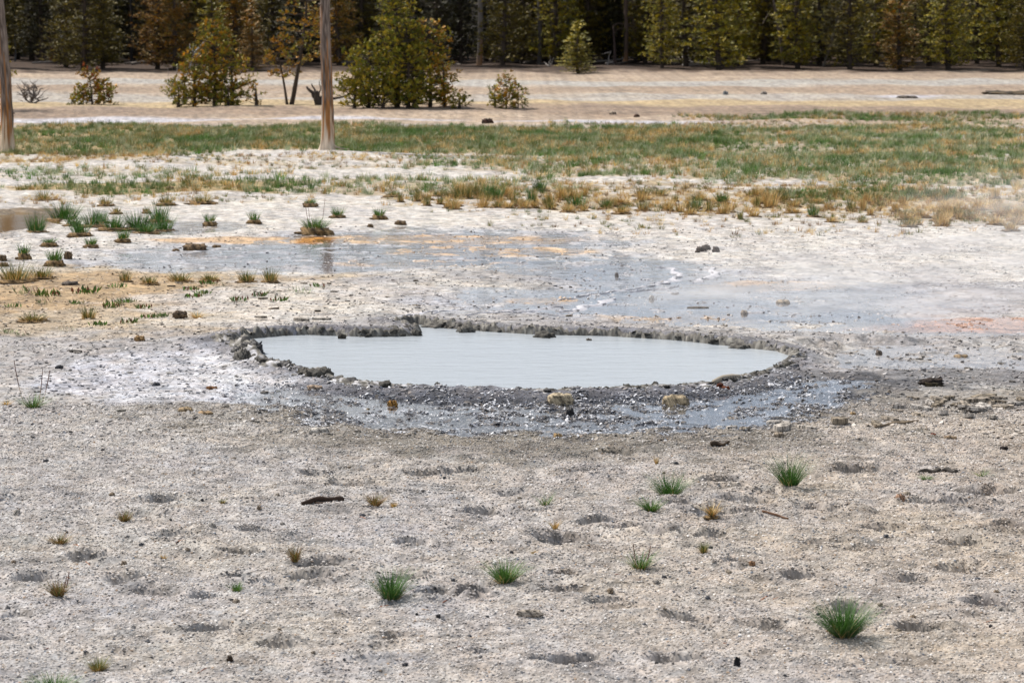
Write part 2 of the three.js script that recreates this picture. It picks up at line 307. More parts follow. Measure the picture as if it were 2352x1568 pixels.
sheet(height(pondLeft[0].cx, pondLeft[0].cz) + 0.016, pondLeft, new THREE.MeshPhysicalMaterial({ color: new THREE.Color('#6b5430'), roughness: 0.12, ior: 1.33, specularIntensity: 0.22, bumpMap: rippleTex, bumpScale: 0.0012 }), 'pond_water', 'small brown pond among the tussocks');  // the brown of the reflected trees is put into the water colour
{
  const sh = new THREE.Shape(pool.map(([x, z]) => { const dx = x - poolC[0], dz = z - poolC[1], l = Math.hypot(dx, dz); return new THREE.Vector2(x + dx / l * 0.02, -(z + dz / l * 0.02)); }));
  const g = new THREE.ShapeGeometry(sh); g.rotateX(-Math.PI / 2); g.translate(0, POOL_Y, 0);
  const uv = g.attributes.uv, a = g.attributes.position; for (let i = 0; i < a.count; i++) uv.setXY(i, a.getX(i) / 1.6, a.getZ(i) / 0.8);
  add(new THREE.Mesh(g, new THREE.MeshPhysicalMaterial({ color: new THREE.Color('#acb4bb'), roughness: 0.22, ior: 1.33, bumpMap: rippleTex, bumpScale: 0.0055 })), 'pool_water', 'milky grey blue water filling the hot spring pool', 'water', null, 'structure');
}

// ---------- stones and crust ----------
const rockTexField = wrapNoise(128, [6, 13, 29, 64], 21, 0.8);
const rockTex = texOf(rockTexField, 128, (v) => { const b = Math.max(0, Math.min(255, 175 + (v - 0.5) * 330)); return [b, b, b]; }, true);
const rockBump = texOf(rockTexField, 128, (v) => { const b = Math.max(0, Math.min(255, 128 + (v - 0.5) * 420)); return [b, b, b]; });
function lump(seed, detail, rough, flat = 1, freq = 1.6) {       // uneven stone of unit half-width
  const g0 = new THREE.IcosahedronGeometry(1, detail); g0.deleteAttribute('uv'); g0.deleteAttribute('normal');
  const g = mergeVertices(g0, 1e-4), a = g.attributes.position, uv = [];
  for (let i = 0; i < a.count; i++) {
    let x = a.getX(i), y = a.getY(i), z = a.getZ(i);
    const k = 1 + rough * (n3(x * freq + seed * 3.7, y * freq, z * freq) + 0.5 * n3(x * freq * 2.6, y * freq * 2.6 + seed, z * freq * 2.6) + (detail > 2 ? 0.35 * n3(x * freq * 6, y * freq * 6, z * freq * 6 + seed) : 0));
    // squared shoulders
    const m = Math.max(Math.abs(x), Math.abs(y), Math.abs(z)), q = 0.35 / m + 0.65;
    x *= k * q; y *= k * q * flat; z *= k * q;
    a.setXYZ(i, x, Math.max(y, -0.55 * flat), z); uv.push(x * 0.7 + y * 0.3, z * 0.7 + y * 0.6);
  }
  g.setAttribute('uv', new THREE.Float32BufferAttribute(uv, 2)); g.computeVertexNormals(); return g;
}
function flake(seed, thick) {                                   // thin broken plate of unit half-width
  reseed(seed + 900);
  const gb = new GB(), n = 6 + Math.floor(rnd() * 3), top = [], bot = [], one = [1, 1, 1], tl = rr(-0.12, 0.12);
  for (let k = 0; k < n; k++) { const t = (k + rr(-0.3, 0.3)) / n * Math.PI * 2, r = rr(0.65, 1.1), x = Math.cos(t) * r, z = Math.sin(t) * r * 0.75; top.push(gb.v(x * 0.93, thick + x * tl, z * 0.93, one)); bot.push(gb.v(x, -thick * 0.4, z, one)); }
  const m = gb.v(0, thick * rr(1, 1.3), 0, one);
  for (let k = 0; k < n; k++) { const q = (k + 1) % n; gb.t(m, top[q], top[k]); gb.t(top[k], top[q], bot[k]); gb.t(top[q], bot[q], bot[k]); }
  const g = gb.geo().toNonIndexed(); g.deleteAttribute('color'); g.computeVertexNormals();
  const uv = []; for (let i = 0; i < g.attributes.position.count; i++) uv.push(g.attributes.position.getX(i), g.attributes.position.getZ(i));
  g.setAttribute('uv', new THREE.Float32BufferAttribute(uv, 2)); return g;
}
const lumpsLow = [0, 1, 2].map((s) => lump(s + 1, 1, 0.22, 0.62)), lumpsMid = [0, 1, 2, 3].map((s) => lump(s + 11, 2, 0.26, 0.8)), lumpsHigh = [0, 1, 2, 3, 4].map((s) => lump(s + 21, 4, 0.3, 0.75, 1.9)), flakes = [0, 1, 2, 3, 4].map((s) => flake(s, 0.16));
const pebble = (() => { const g0 = new THREE.IcosahedronGeometry(1, 0); g0.deleteAttribute('uv'); const g = g0; const a = g.attributes.position; for (let i = 0; i < a.count; i++) a.setXYZ(i, a.getX(i) * 1.1, a.getY(i) * 0.62, a.getZ(i) * (0.9 + 0.2 * a.getX(i))); g.computeVertexNormals(); return g; })();
const stoneMats = new Map();
function stoneMat(hex, rough = 0.9) { const k = hex + rough; if (!stoneMats.has(k)) stoneMats.set(k, std({ color: hex, roughness: rough, map: rockTex, bumpMap: rockBump, bumpScale: 0.004 })); return stoneMats.get(k); }
function setOn(o, x, z, sink = 0) { o.position.set(x, height(x, z) - sink, z); return o; }
// a stone by its foot in the picture, its width and height there
function stone(X, Y, w, h, hex, label, geo, o = {}) {
  const [x, z] = W(X, Y), s = perM(Y), m = new THREE.Mesh(geo, stoneMat(hex, o.rough)), half = w / s / 2 * (o.name === 'boulder' ? 1 : 1.15);
  geo.computeBoundingBox(); const b = geo.boundingBox;
  const k = half / Math.max(b.max.x, -b.min.x), ky = (h / s) / (b.max.y * 0.97);
  m.scale.set(k, o.flake ? k : ky, k * (o.deep || 0.8)); m.rotation.y = o.turn || 0;
  setOn(m, x, z - half * 0.4 * (o.deep || 0.8), o.sink ?? -0.002); if (o.y !== undefined) m.position.y = o.y;
  return add(m, o.name || 'loose_stone', label, o.cat || 'stone', o.group);
}
const H = lumpsHigh, K = lumpsMid, F = flakes;
stone(1287, 927, 66, 22, '#d0c0a2', 'tan pitted boulder with a rounded top standing in the dark wet apron of the pool', lump(81, 4, 0.15, 0.8, 1.7), { name: 'boulder', deep: 0.7 });
stone(1552, 929, 68, 25, '#ccb998', 'blocky tan boulder with a dark foot standing in the dark wet apron', lump(85, 4, 0.17, 0.8, 1.5), { name: 'boulder', deep: 0.7 });
stone(1310, 953, 18, 18, '#26262a', 'small black stone in the wet apron below the rounded tan boulder', H[2], { rough: 0.4 });
stone(901, 931, 24, 14, '#b9893f', 'small orange yellow stone on wet pebbles before the pool', H[3]);
stone(1281, 1000, 24, 13, '#cfae7c', 'small golden tan stone where the wet pebbles end', H[4]);
stone(1655, 898, 16, 11, '#6e3418', 'small rust red stone beside the pool rim near the blocky boulder', H[2]);
stone(1668, 900, 18, 6, '#8a4a22', 'low rusty stone next to the rust red one by the pool rim', K[1]);
stone(485, 894, 25, 8, '#94663a', 'flat brown stone lying on the white crust left of the pool', K[2]);
stone(320, 798, 26, 12, '#c09a68', 'tan rounded stone on grey crust beyond the white patch', H[0]);
stone(358, 889, 17, 7, '#52555e', 'blue grey stone on the white crust', K[0]);
stone(135, 848, 18, 8, '#45474e', 'dark pointed stone on the grey crust near the tall dry stalks', K[3]);
stone(173, 821, 28, 4, '#5f5c55', 'thin dark slab on the grey crust above the tall dry stalks', F[0], { flake: 1 });
stone(733, 999, 44, 12, '#ece6dc', 'pale oblong slab lying on damp gravel before the pool', K[1], { deep: 0.5 });
stone(722, 895, 34, 9, '#c9b29b', 'pinkish flat stone set in the crust at the pool foot', K[2]);
stone(1497, 686, 12, 9, '#e0ddda', 'small white stone standing in the run-off behind the pool', K[3]);
stone(1710, 720, 15, 9, '#a99a88', 'small tan stone in the run-off right of the white stone', K[0]);
stone(1417, 633, 8, 11, '#9a8f86', 'tiny upright stone at the edge of the run-off', K[1]);
stone(1800, 695, 30, 7, '#c2ae92', 'tan flat stone half sunk in steaming crust', K[1]);
stone(1605, 706, 48, 5, '#7d746a', 'long dark flat slab in the run-off', F[1], { flake: 1 });
stone(1612, 577, 26, 12, '#4a3a30', 'largest dark brown clod on the white crust behind the run-off', H[1], { name: 'dung_clod', cat: 'clod' });
stone(1645, 580, 17, 13, '#4f3f35', 'rounded dark brown clod on the right of the clod heap', H[4], { name: 'dung_clod', cat: 'clod' });
stone(1622, 574, 22, 12, '#46372e', 'middle dark brown clod of the heap on the white crust', H[2], { name: 'dung_clod', cat: 'clod' });
stone(1603, 579, 12, 6, '#52433a', 'smallest dark brown clod of the heap on the white crust', K[0], { name: 'dung_clod', cat: 'clod' });
stone(1217, 1412, 60, 14, '#d6cabb', 'long pale bone coloured stone among the hoof prints', H[3], { deep: 0.35 });
stone(2308, 1034, 19, 9, '#382c2a', 'dark brown stone on bare gravel right of the pool', K[1]);
stone(2145, 1000, 11, 6, '#b2552b', 'small orange red stone on the gravel near the pale slabs', K[2]);
stone(2068, 1156, 24, 14, '#c9a184', 'pinkish rounded stone among the hoof prints at the right', K[3]);
stone(1960, 955, 13, 6, '#d0b183', 'small yellowish stone on gravel right of the wet apron', K[0]);
stone(1790, 998, 22, 9, '#c9b8a2', 'pale stone on the gravel before the drifted slabs', K[1]);
stone(2185, 1008, 26, 9, '#b29a7d', 'tan flat stone before the drifted slabs', K[2]);
stone(1728, 1300, 14, 10, '#c79b74', 'orange tan pebble beside a hoof print', K[2]);
stone(1565, 1308, 18, 7, '#d2c9bc', 'pale flattish pebble right of the strawy tuft', K[1]);
stone(1526, 1330, 12, 9, '#4c4f57', 'dark slate pebble below the strawy tuft', K[0]);
stone(1694, 1534, 15, 22, '#2f3036', 'dark upright stub of stone on the near gravel', H[0]);
stone(527, 1516, 14, 13, '#5d4a37', 'small brown cone shaped clod on the near gravel', H[4], { name: 'pine_cone', cat: 'cone' });
stone(785, 787, 20, 13, '#4f4a41', 'small dark knob of crust standing in the pool by its back rim', H[1], { y: POOL_Y - 0.003 });
stone(1353, 791, 12, 6, '#7d7468', 'tiny tan knob of crust standing in the pool', K[2], { y: POOL_Y - 0.003 });
stone(845, 938, 9, 5, '#a9956e', 'tiny tan stone near the orange yellow stone', K[3]);
stone(425, 944, 34, 12, '#c4ac88', 'tan stone at the lower edge of the white crust', H[2]);
stone(470, 951, 34, 7, '#c0a37c', 'low orange tan stone beside the tan one at the crust edge', K[0]);
stone(2210, 818, 36, 11, '#b49c7c', 'tan flattish stone in the steam right of the pool', K[1]);
stone(2020, 812, 16, 12, '#8d8074', 'brownish stone in the steam right of the pool', H[4]);
stone(1752, 829, 18, 12, '#a18a68', 'tan knob of crust outside the right tip of the pool', H[2]);
stone(1815, 827, 11, 7, '#8f8579', 'grey tan pebble outside the right tip of the pool', K[3]);
stone(1120, 290, 27, 12, '#4d3226', 'dark red brown mound beside the far stream', H[3], { name: 'earth_mound', cat: 'mound' });
stone(1463, 276, 13, 8, '#5a4030', 'small brown mound beyond the far stream', K[3], { name: 'earth_mound', cat: 'mound' });
stone(1408, 268, 16, 8, '#b7a793', 'pale rock beyond the far stream', K[1]);
stone(1667, 224, 11, 9, '#9aa0a3', 'small blue grey rock on the far flats', K[2]);
stone(1755, 222, 14, 8, '#a39a90', 'small grey rock on the far flats by the brown band', K[0]);
stone(413, 738, 36, 18, '#6d5a46', 'brown clod beside the golden straw tuft', H[0], { name: 'earth_clod', cat: 'clod' });
stone(626, 719, 26, 5, '#6a5236', 'dark flat flake on the tan crust', F[2], { flake: 1 });
stone(600, 742, 30, 6, '#b8ad9f', 'pale flake on the tan crust behind the pool', F[3], { flake: 1 });
stone(692, 757, 34, 7, '#b9b0a4', 'pale slab resting on the back rim of the pool', F[0], { flake: 1, sink: -0.02 });
stone(740, 757, 40, 7, '#c6beb2', 'long pale slab resting on the back rim of the pool', F[1], { flake: 1, sink: -0.02 });
stone(905, 757, 36, 13, '#e2e0de', 'white knob of crust on the back rim of the pool', H[2], { sink: -0.02 });
stone(425, 662, 18, 5, '#dad6cf', 'white flake among the sprouts', F[4], { flake: 1 });
stone(160, 654, 36, 9, '#6b625a', 'grey clod lying below the straw tussocks', K[1], { name: 'earth_clod', cat: 'clod' });
stone(2318, 224, 110, 8, '#5d4d33', 'long dark turf bank on the far flats', H[1], { name: 'turf_bank', cat: 'bank', deep: 1.4 });
stone(2088, 228, 46, 5, '#6b6259', 'dark low bank beside the far puddle', H[0], { name: 'turf_bank', cat: 'bank', deep: 1.4 });

// thin white crust lines winding through the run-off
[[[[985, 738], [1050, 727], [1130, 720], [1220, 712], [1290, 703]], 0.05], [[[1060, 742], [1140, 736], [1230, 727], [1310, 722]], 0.045], [[[1290, 716], [1330, 708], [1390, 692], [1410, 684]], 0.1], [[[1285, 690], [1350, 677], [1420, 667], [1490, 656], [1540, 646], [1556, 630], [1540, 616], [1510, 612]], 0.06], [[[1600, 648], [1625, 638], [1650, 628], [1630, 614]], 0.09], [[[1440, 668], [1500, 664], [1560, 656]], 0.04], [[[900, 750], [960, 738], [1010, 733]], 0.05]].forEach(([px, wd], i) => {
  const curve = new THREE.CatmullRomCurve3(px.map(([X, Y]) => { const [x, z] = W(X, Y); return new THREE.Vector3(x, 0, z); })), n = 90, gb = new GB(), cw = lin('#c0c1c8'), rows = [];
  for (let k = 0; k <= n; k++) {
    const t = k / n, p = curve.getPoint(t), g = curve.getTangent(t), end = Math.sin(Math.PI * Math.min(1, Math.max(0, t)) ) ** 0.4 + 0.02, nz = -g.x, nx = g.z, row = [];
    for (let j = 0; j <= 4; j++) { const o = (j / 4 - 0.5) * wd * 1.3 * end * Math.max(0.04, 0.55 + 0.9 * n2(p.x * 3.5 + i, p.z * 3.5 + j * 0.5)) + 0.05 * n2(p.x * 3, p.z * 3 + i), x = p.x + nx * o, z = p.z + nz * o; row.push(gb.v(x, Math.max(height(x, z), -0.004) + (j === 0 || j === 4 ? -0.006 : 0.007 + 0.005 * n2(x * 20, z * 20)), z, tone(cw, 0.9 + 0.12 * n2(x * 9, z * 9)))); }
    rows.push(row);
  }
  for (let k = 0; k < n; k++) for (let j = 0; j < 4; j++) { gb.t(rows[k][j], rows[k][j + 1], rows[k + 1][j]); gb.t(rows[k][j + 1], rows[k + 1][j + 1], rows[k + 1][j]); }
  add(new THREE.Mesh(gb.geo(), std({ vertexColors: true, roughness: 0.8, side: THREE.DoubleSide })), 'crust_line', 'thin winding white crust line in the run-off behind the pool', 'crust', 'white crust lines in the run-off');
});
// pale slabs drifted together on the right
reseed(51);
for (let k = 0; k < 46; k++) {
  const X = k < 34 ? rr(2060, 2352) : rr(1640, 2080), Y = k < 34 ? 940 + rr(-22, 26) - (2352 - X) * 0.02 : 985 + rr(-8, 20) - (X - 1640) * 0.05;
  const o = stone(X, Y, rr(24, 62), 4, pick(['#dcd4c9', '#c4b8a8', '#e4ddd4', '#a89b87', '#cfc2b0']), 'pale broken slab in the drift of sinter slabs right of the wet apron', pick(F), { flake: 1, deep: rr(0.5, 0.9), turn: rr(0, 6), name: 'sinter_slab', cat: 'slab', group: 'drifted sinter slabs' });
  o.rotation.z = rr(-0.14, 0.14); o.rotation.x = rr(-0.12, 0.12); o.position.y += rr(0, 0.014);
}
// loose flakes and pebbles one can pick out
const scatter = (n, seed, label, group, box, sizes, cols, geos, o = {}) => {
  reseed(seed);
  for (let k = 0; k < n; k++) {
    const X = rr(box[0], box[2]), Y = rr(box[1], box[3]), w = sizes[0] + (sizes[1] - sizes[0]) * rnd() ** 2;
    const m = stone(X, Y, w, w * rr(0.35, 0.6), pick(cols), label, pick(geos), { turn: rr(0, 6), group, ...o });
    if (poolDist(m.position.x, m.position.z) < 0.1) { scene.remove(m); }
  }
};
scatter(60, 61, 'small white flake on the wet apron before the pool', 'white flakes on the wet apron', [560, 905, 1900, 985], [8, 22], ['#cfd0d4', '#bfc2c8', '#dcdcde', '#a5a8ae'], F, { flake: 1, name: 'sinter_flake', cat: 'flake' });
scatter(60, 62, 'small grey pebble on the near gravel', 'pebbles on the near gravel', [0, 1040, 2352, 1560], [7, 15], ['#63656d', '#73777f', '#4a4b51', '#8d9099'], K, { name: 'grey_pebble', cat: 'pebble' });
scatter(50, 63, 'small pale or tan pebble on the near gravel', 'pale pebbles on the near gravel', [0, 1040, 2352, 1560], [7, 17], ['#d6d0c8', '#c9bba8', '#b8a48c', '#dcd8d2'], K, { name: 'pale_pebble', cat: 'pebble' });
scatter(50, 64, 'pale flake on the crust left of the wet apron', 'flakes on the left crust', [0, 800, 700, 990], [8, 26], ['#c6c2bd', '#b3aca3', '#8d8981', '#d3d0cc'], F, { flake: 1, name: 'sinter_flake', cat: 'flake' });
scatter(40, 65, 'pale flake on the steaming flat right of the pool', 'flakes on the right flat', [1850, 780, 2352, 900], [8, 24], ['#c1bdb8', '#a8a29b', '#85807a', '#d0ccc8'], F, { flake: 1, name: 'sinter_flake', cat: 'flake' });
scatter(40, 66, 'dark broken flake on the tan crust behind the pool', 'dark flakes on the tan crust', [300, 640, 1350, 745], [8, 24], ['#7d6f5c', '#94826a', '#5e5345', '#b7aa98'], F, { flake: 1, name: 'crust_flake', cat: 'flake' });

// the crusted rim of the pool
{
  const rim = new THREE.Group(); add(rim, 'sinter_ridge', 'dark grey knobbly crust rim running round the milky pool', 'rim');
  const darkM = stoneMat('#5b5850', 0.75), midM = stoneMat('#77746d', 0.8), palM = stoneMat('#a9a9ad', 0.8), blkM = stoneMat('#3b3b3e', 0.55), N = pool.length;
  reseed(77);
  const line = [];
  for (let i = 0; i < N; i++) { const a = pool[i], b = pool[(i + 1) % N], L = Math.hypot(b[0] - a[0], b[1] - a[1]), n = Math.max(1, Math.round(L / 0.014)); for (let k = 0; k < n; k++) line.push([a[0] + (b[0] - a[0]) * k / n, a[1] + (b[1] - a[1]) * k / n]); }
  const gb = new GB(), LN = line.length, rings = [], dk = lin('#5d5a53'), md = lin('#8b8880'), bl = lin('#3e3f45'), wh = lin('#c8c9cf');
  for (let i = 0; i < LN; i++) {
    const [x, z] = line[i], p = line[(i - 6 + LN) % LN], q = line[(i + 6) % LN]; let nx = q[1] - p[1], nz = -(q[0] - p[0]); const l = Math.hypot(nx, nz) || 1; nx /= l; nz /= l;
    if (poolDist(x + nx * 0.05, z + nz * 0.05) < 0) { nx = -nx; nz = -nz; }
    const back = ss(poolC[1] + 0.5, poolC[1] - 0.3, z), left = ss(poolC[0] - 0.8, poolC[0] - 1.6, x), big = n2(x * 1.7, z * 1.7), mid = n2(x * 7 + 3, z * 7), fine = n2(x * 27, z * 27);
    const crest = Math.max(0.006, (0.017 + 0.03 * back + 0.02 * left) * (1 + 0.4 * big + 0.4 * mid + 0.22 * fine)), wid = 0.06 + 0.03 * mid + 0.04 * left, ring = [];
    for (let s = 0; s <= 12; s++) {
      const t = s / 12, off0 = -0.03 + 0.04 * Math.min(1, t * 3) + wid * Math.max(0, t - 0.3) * 2.2, h0 = t < 0.3 ? -0.4 + 1.4 * Math.sin(t / 0.3 * 1.57) : 1 - 1.2 * ((t - 0.3) / 0.7) ** 1.3, ax = x + nx * off0, az = z + nz * off0;
      const j = s > 0 && s < 12 ? 0.014 * n3(ax * 22, h0 * 2, az * 22) + 0.012 * n3(ax * 55 + 7, h0 * 3, az * 55) + 0.007 * n3(ax * 130, h0 * 4, az * 130) : 0;
      const px = ax + nx * j * 0.8, pz = az + nz * j * 0.8, py = s === 12 ? Math.min(POOL_Y, height(px, pz)) - 0.012 : POOL_Y + h0 * crest + j * (0.5 + 0.5 * back + 0.4 * left);
      const f2 = n3(ax * 18, h0, az * 18), f3 = n3(ax * 60, h0 * 3, az * 60), coat = ss(0.25, 0.6, f2 * 0.6 + mid * 0.4 + left * 0.35 - back * 0.7 + (t > 0.4 ? 0.12 : -0.25)), c = mixc(mixc(mixc(dk, md, ss(-0.1, 0.8, f2 + f3 * 0.6)), bl, ss(0, 0.6, -f3) * 0.7), wh, coat * 0.85);
      ring.push(gb.v(px, py, pz, tone(c, 1 + 0.3 * f3)));
    }
    rings.push(ring);
  }
  for (let i = 0; i < LN; i++) for (let s = 0; s < 12; s++) { const A = rings[i], B = rings[(i + 1) % LN]; gb.t(A[s], A[s + 1], B[s]); gb.t(A[s + 1], B[s + 1], B[s]); }
  part(rim, 'crust_ridge', gb.geo(), std({ vertexColors: true, roughness: 0.75, side: THREE.DoubleSide }));
  for (let i = 0; i < LN; i += 1 + Math.floor(rnd() * 3)) {
    const [x, z] = line[i], back = z < poolC[1], left = x < poolC[0] - 1, w = 0.008 + 0.026 * rnd() ** 3, off = rr(-0.015, 0.09);
    const dx = x - poolC[0], dz = z - poolC[1], l = Math.hypot(dx, dz), m = part(rim, 'rim_knob', pick(lumpsMid), back ? pick([darkM, midM]) : pick(left ? [darkM, midM, palM] : [blkM, midM, darkM, palM]));
    m.position.set(x + dx / l * off, POOL_Y + (back ? rr(0, 0.035) : rr(-0.005, 0.014)) + (left ? 0.012 : 0), z + dz / l * off); m.scale.set(w * rr(0.9, 1.7), w * rr(0.5, 1), w); m.rotation.set(rr(-0.5, 0.5), rr(0, 6), rr(-0.5, 0.5));
  }
  // larger blocks where the crust has broken
  for (const [X, Y, w, h] of [[580, 812, 52, 30], [556, 826, 40, 26], [548, 814, 40, 22], [566, 806, 36, 22], [742, 864, 40, 22], [722, 868, 44, 22], [700, 860, 44, 18], [655, 846, 40, 18], [625, 838, 36, 18], [1070, 763, 36, 18], [1250, 775, 46, 16], [955, 771, 26, 16], [1000, 752, 60, 12], [1040, 754, 40, 12], [900, 771, 70, 22], [850, 772, 60, 20], [930, 769, 36, 24], [1700, 800, 46, 14], [1790, 851, 30, 18], [1815, 846, 40, 18], [1720, 866, 20, 12], [1505, 888, 20, 14], [1300, 898, 22, 12], [1440, 893, 22, 14], [1005, 890, 16, 14]]) {
    const [x, z] = W(X, Y, POOL_Y), s = perM(Y), m = part(rim, 'rim_block', pick(lumpsHigh), pick(Y < 800 ? [darkM, midM] : X < 800 ? [blkM, darkM, midM] : [midM, darkM]));
    m.scale.set(w / s / 2, h / s / 0.8, w / s / 2.4); m.position.set(x, POOL_Y - 0.01, z - w / s / 5); m.rotation.y = rr(0, 6);
  }
  shade(rim);
  const lg = new GB(), A = W(1640, 882, 0.03), B = W(1720, 866, 0.03), pts = [], rad = [];
  for (let k = 0; k <= 8; k++) { const t = k / 8; pts.push([A[0] + (B[0] - A[0]) * t, 0.045 + 0.01 * Math.sin(t * 5), A[1] + (B[1] - A[1]) * t]); rad.push(0.016 + 0.008 * Math.sin(t * 3)); }
  tube(lg, pts, rad, 7, lin('#9c9384'), 0.2, 3);
  add(new THREE.Mesh(lg.geo(), std({ vertexColors: true, roughness: 0.9 })), 'driftwood', 'crusted pale branch lying along the right front rim of the pool', 'branch');
}

// ---------- loose gravel: beyond counting ----------
{
  const M4 = new THREE.Matrix4(), Q = new THREE.Quaternion(), E = new THREE.Euler(), S = new THREE.Vector3(), V = new THREE.Vector3(), col = new THREE.Color();
  const field = (name, label, mat, geo, seed, n, place) => {
    reseed(seed);
    const im = new THREE.InstancedMesh(geo, mat, n); let k = 0, tries = 0;
    while (k < n && tries++ < n * 12) {
      const o = place(); if (!o) continue;
      E.set(rr(-0.5, 0.5), rr(0, 6.28), rr(-0.5, 0.5)); Q.setFromEuler(E); S.set(o.s * rr(0.8, 1.3), o.s * (o.flat || 0.8), o.s); V.set(o.x, height(o.x, o.z) + o.s * 0.15 + (o.up || 0), o.z);
      im.setMatrixAt(k, M4.compose(V, Q, S)); im.setColorAt(k, col.setRGB(...o.c)); k++;
    }
    im.count = k; add(im, name, label, 'gravel', null, 'stuff');
  };
  const near = ['#b3afac', '#cac7c3', '#a8a098', '#b5a795', '#dddad7', '#9a999b', '#c0b5a8'].map(lin), odd = ['#54565d', '#6c7684', '#4a4a4e', '#3f3d3d', '#e8e6e3', '#eceae8', '#8d857c', '#63676f', '#a8927c'].map(lin);
  const ground = (o, c) => { const g = groundColor(o.x, o.z); return tone(mixc(c, g, 0.55), rr(0.78, 1.2)); };
  // near gravel: picked by distance so that each square metre gets its share
  field('fine_gravel', 'fine grey and tan gravel covering the near ground', std({ roughness: 0.95 }), pebble, 101, 260000, () => {
    const d = Math.sqrt(rr(9.9 ** 2, 17.6 ** 2)), x = rr(-0.2, 0.2) * d, o = { x, z: -d, s: 0.0027 + 0.0048 * rnd() ** 2 };
    o.c = rnd() < 0.13 ? pick(odd) : ground(o, pick(near)); return o;
  });
  const wetC = ['#454a57', '#383c48', '#5a6070', '#7d8494', '#2c303a'].map(lin);
  field('wet_gravel', 'dark wet stones glinting on the apron before the pool', std({ roughness: 0.28 }), pebble, 102, 26000, () => {
    const [x, z] = W(rr(300, 2300), rr(868, 1000)); if (poolDist(x, z) < rr(0.08, 0.3)) return null;
    const m = Math.max(many(wetFront, x, z), inPatch(wetPaint[0], x, z), inPatch(wetPaint[2], x, z)) * (0.25 + 0.75 * ss(-2.2, -0.6, x)); if (rnd() > m) return null;
    return { x, z, s: 0.002 + 0.0062 * rnd() ** 3, flat: 0.55, c: pick(wetC) };
  });
  field('wet_flakes', 'small white flakes strewn over the wet apron before the pool', std({ roughness: 0.5 }), flakes[1], 104, 7000, () => {
    const [x, z] = W(rr(250, 2300), rr(860, 1010)); if (poolDist(x, z) < 0.06) return null;
    const m = Math.max(many(wetFront, x, z), inPatch(wetPaint[0], x, z), inPatch(wetPaint[1], x, z)); if (rnd() > m * (0.15 + 0.85 * ss(-0.1, 0.35, fbm(x * 2.5, z * 2.5, 2)))) return null;
    return { x, z, s: 0.0035 + 0.0105 * rnd() ** 2.4, flat: 1, up: 0.004, c: pick([[0.7, 0.71, 0.74], [0.58, 0.6, 0.64], [0.4, 0.42, 0.47]]) };
  });
  field('crust_chips', 'pale chips of crust strewn over the flats round the pool', std({ roughness: 0.8 }), flakes[2], 103, 60000, () => {
    const [x, z] = W(rr(-300, 2650), rr(520, 1010)); if (rnd() > (18 / Math.hypot(x, z)) ** 0 || poolDist(x, z) < 0.05) return null;
    const o = { x, z, s: 0.004 + 0.016 * rnd() ** 4, flat: 1.2 }; o.c = tone(mixc(groundColor(x, z), pick(near), 0.35), rr(0.7, 1.15)); return o;
  });
}

// ---------- grass ----------
function blades(gb, o) {                                        // a tuft: n blades from a small foot
  for (let k = 0; k < o.n; k++) {
    const a = rr(0, 6.283), r0 = o.r * Math.sqrt(rnd()), bx = Math.cos(a) * r0, bz = Math.sin(a) * r0, L = o.h * rr(0.45, 1.05), out = o.spread * (r0 / o.r * 0.7 + rr(0, 0.5)), dir = a + rr(-0.7, 0.7);
    const c = tone(pick(o.cols), rr(0.75, 1.2)), px = -Math.sin(dir + rr(-0.8, 0.8)), pz = Math.cos(dir), w = o.w * rr(0.7, 1.2), droop = (o.droop || 0.25) * rr(0.4, 1.4);
    let prev = null;
    for (let s = 0; s <= 3; s++) {
      const t = s / 3, x = bx + Math.cos(dir) * out * L * (t + droop * t * t), z = bz + Math.sin(dir) * out * L * (t + droop * t * t), y = (o.y || 0) + L * (t - droop * 0.5 * t * t) * Math.sqrt(Math.max(0.1, 1 - 0.4 * out * out)), ww = w * (1 - t) * 0.5 + w * 0.06;
      if (s < 3) { const l = gb.v(x - px * ww, y, z - pz * ww, c), r = gb.v(x + px * ww, y, z + pz * ww, c); if (prev) { gb.t(prev[0], prev[1], l); gb.t(prev[1], r, l); } prev = [l, r]; }
      else { const e = gb.v(x, y, z, c); gb.t(prev[0], prev[1], e); }
    }
  }
}
const G = { field: ['#66763a', '#748148', '#5a6a30', '#828a52'].map(lin), green: ['#4f7a22', '#3f6a1c', '#5d8a2c', '#3a5c1e'].map(lin), deep: ['#3c6b1c', '#2f5716', '#4a7a24'].map(lin), olive: ['#6d7034', '#7d7a3c', '#5a6a2e'].map(lin), straw: ['#d6b872', '#c5a060', '#e0c890', '#b08c54'].map(lin), brown: ['#8a6a3c', '#74582f', '#a07c48'].map(lin), grey: ['#a3b08e', '#b0b89c', '#8b9e74', '#bcbc98'].map(lin) };
const bladeMat = new THREE.MeshPhysicalMaterial({ vertexColors: true, roughness: 0.7, transmission: 0.25, thickness: 0, side: THREE.DoubleSide });
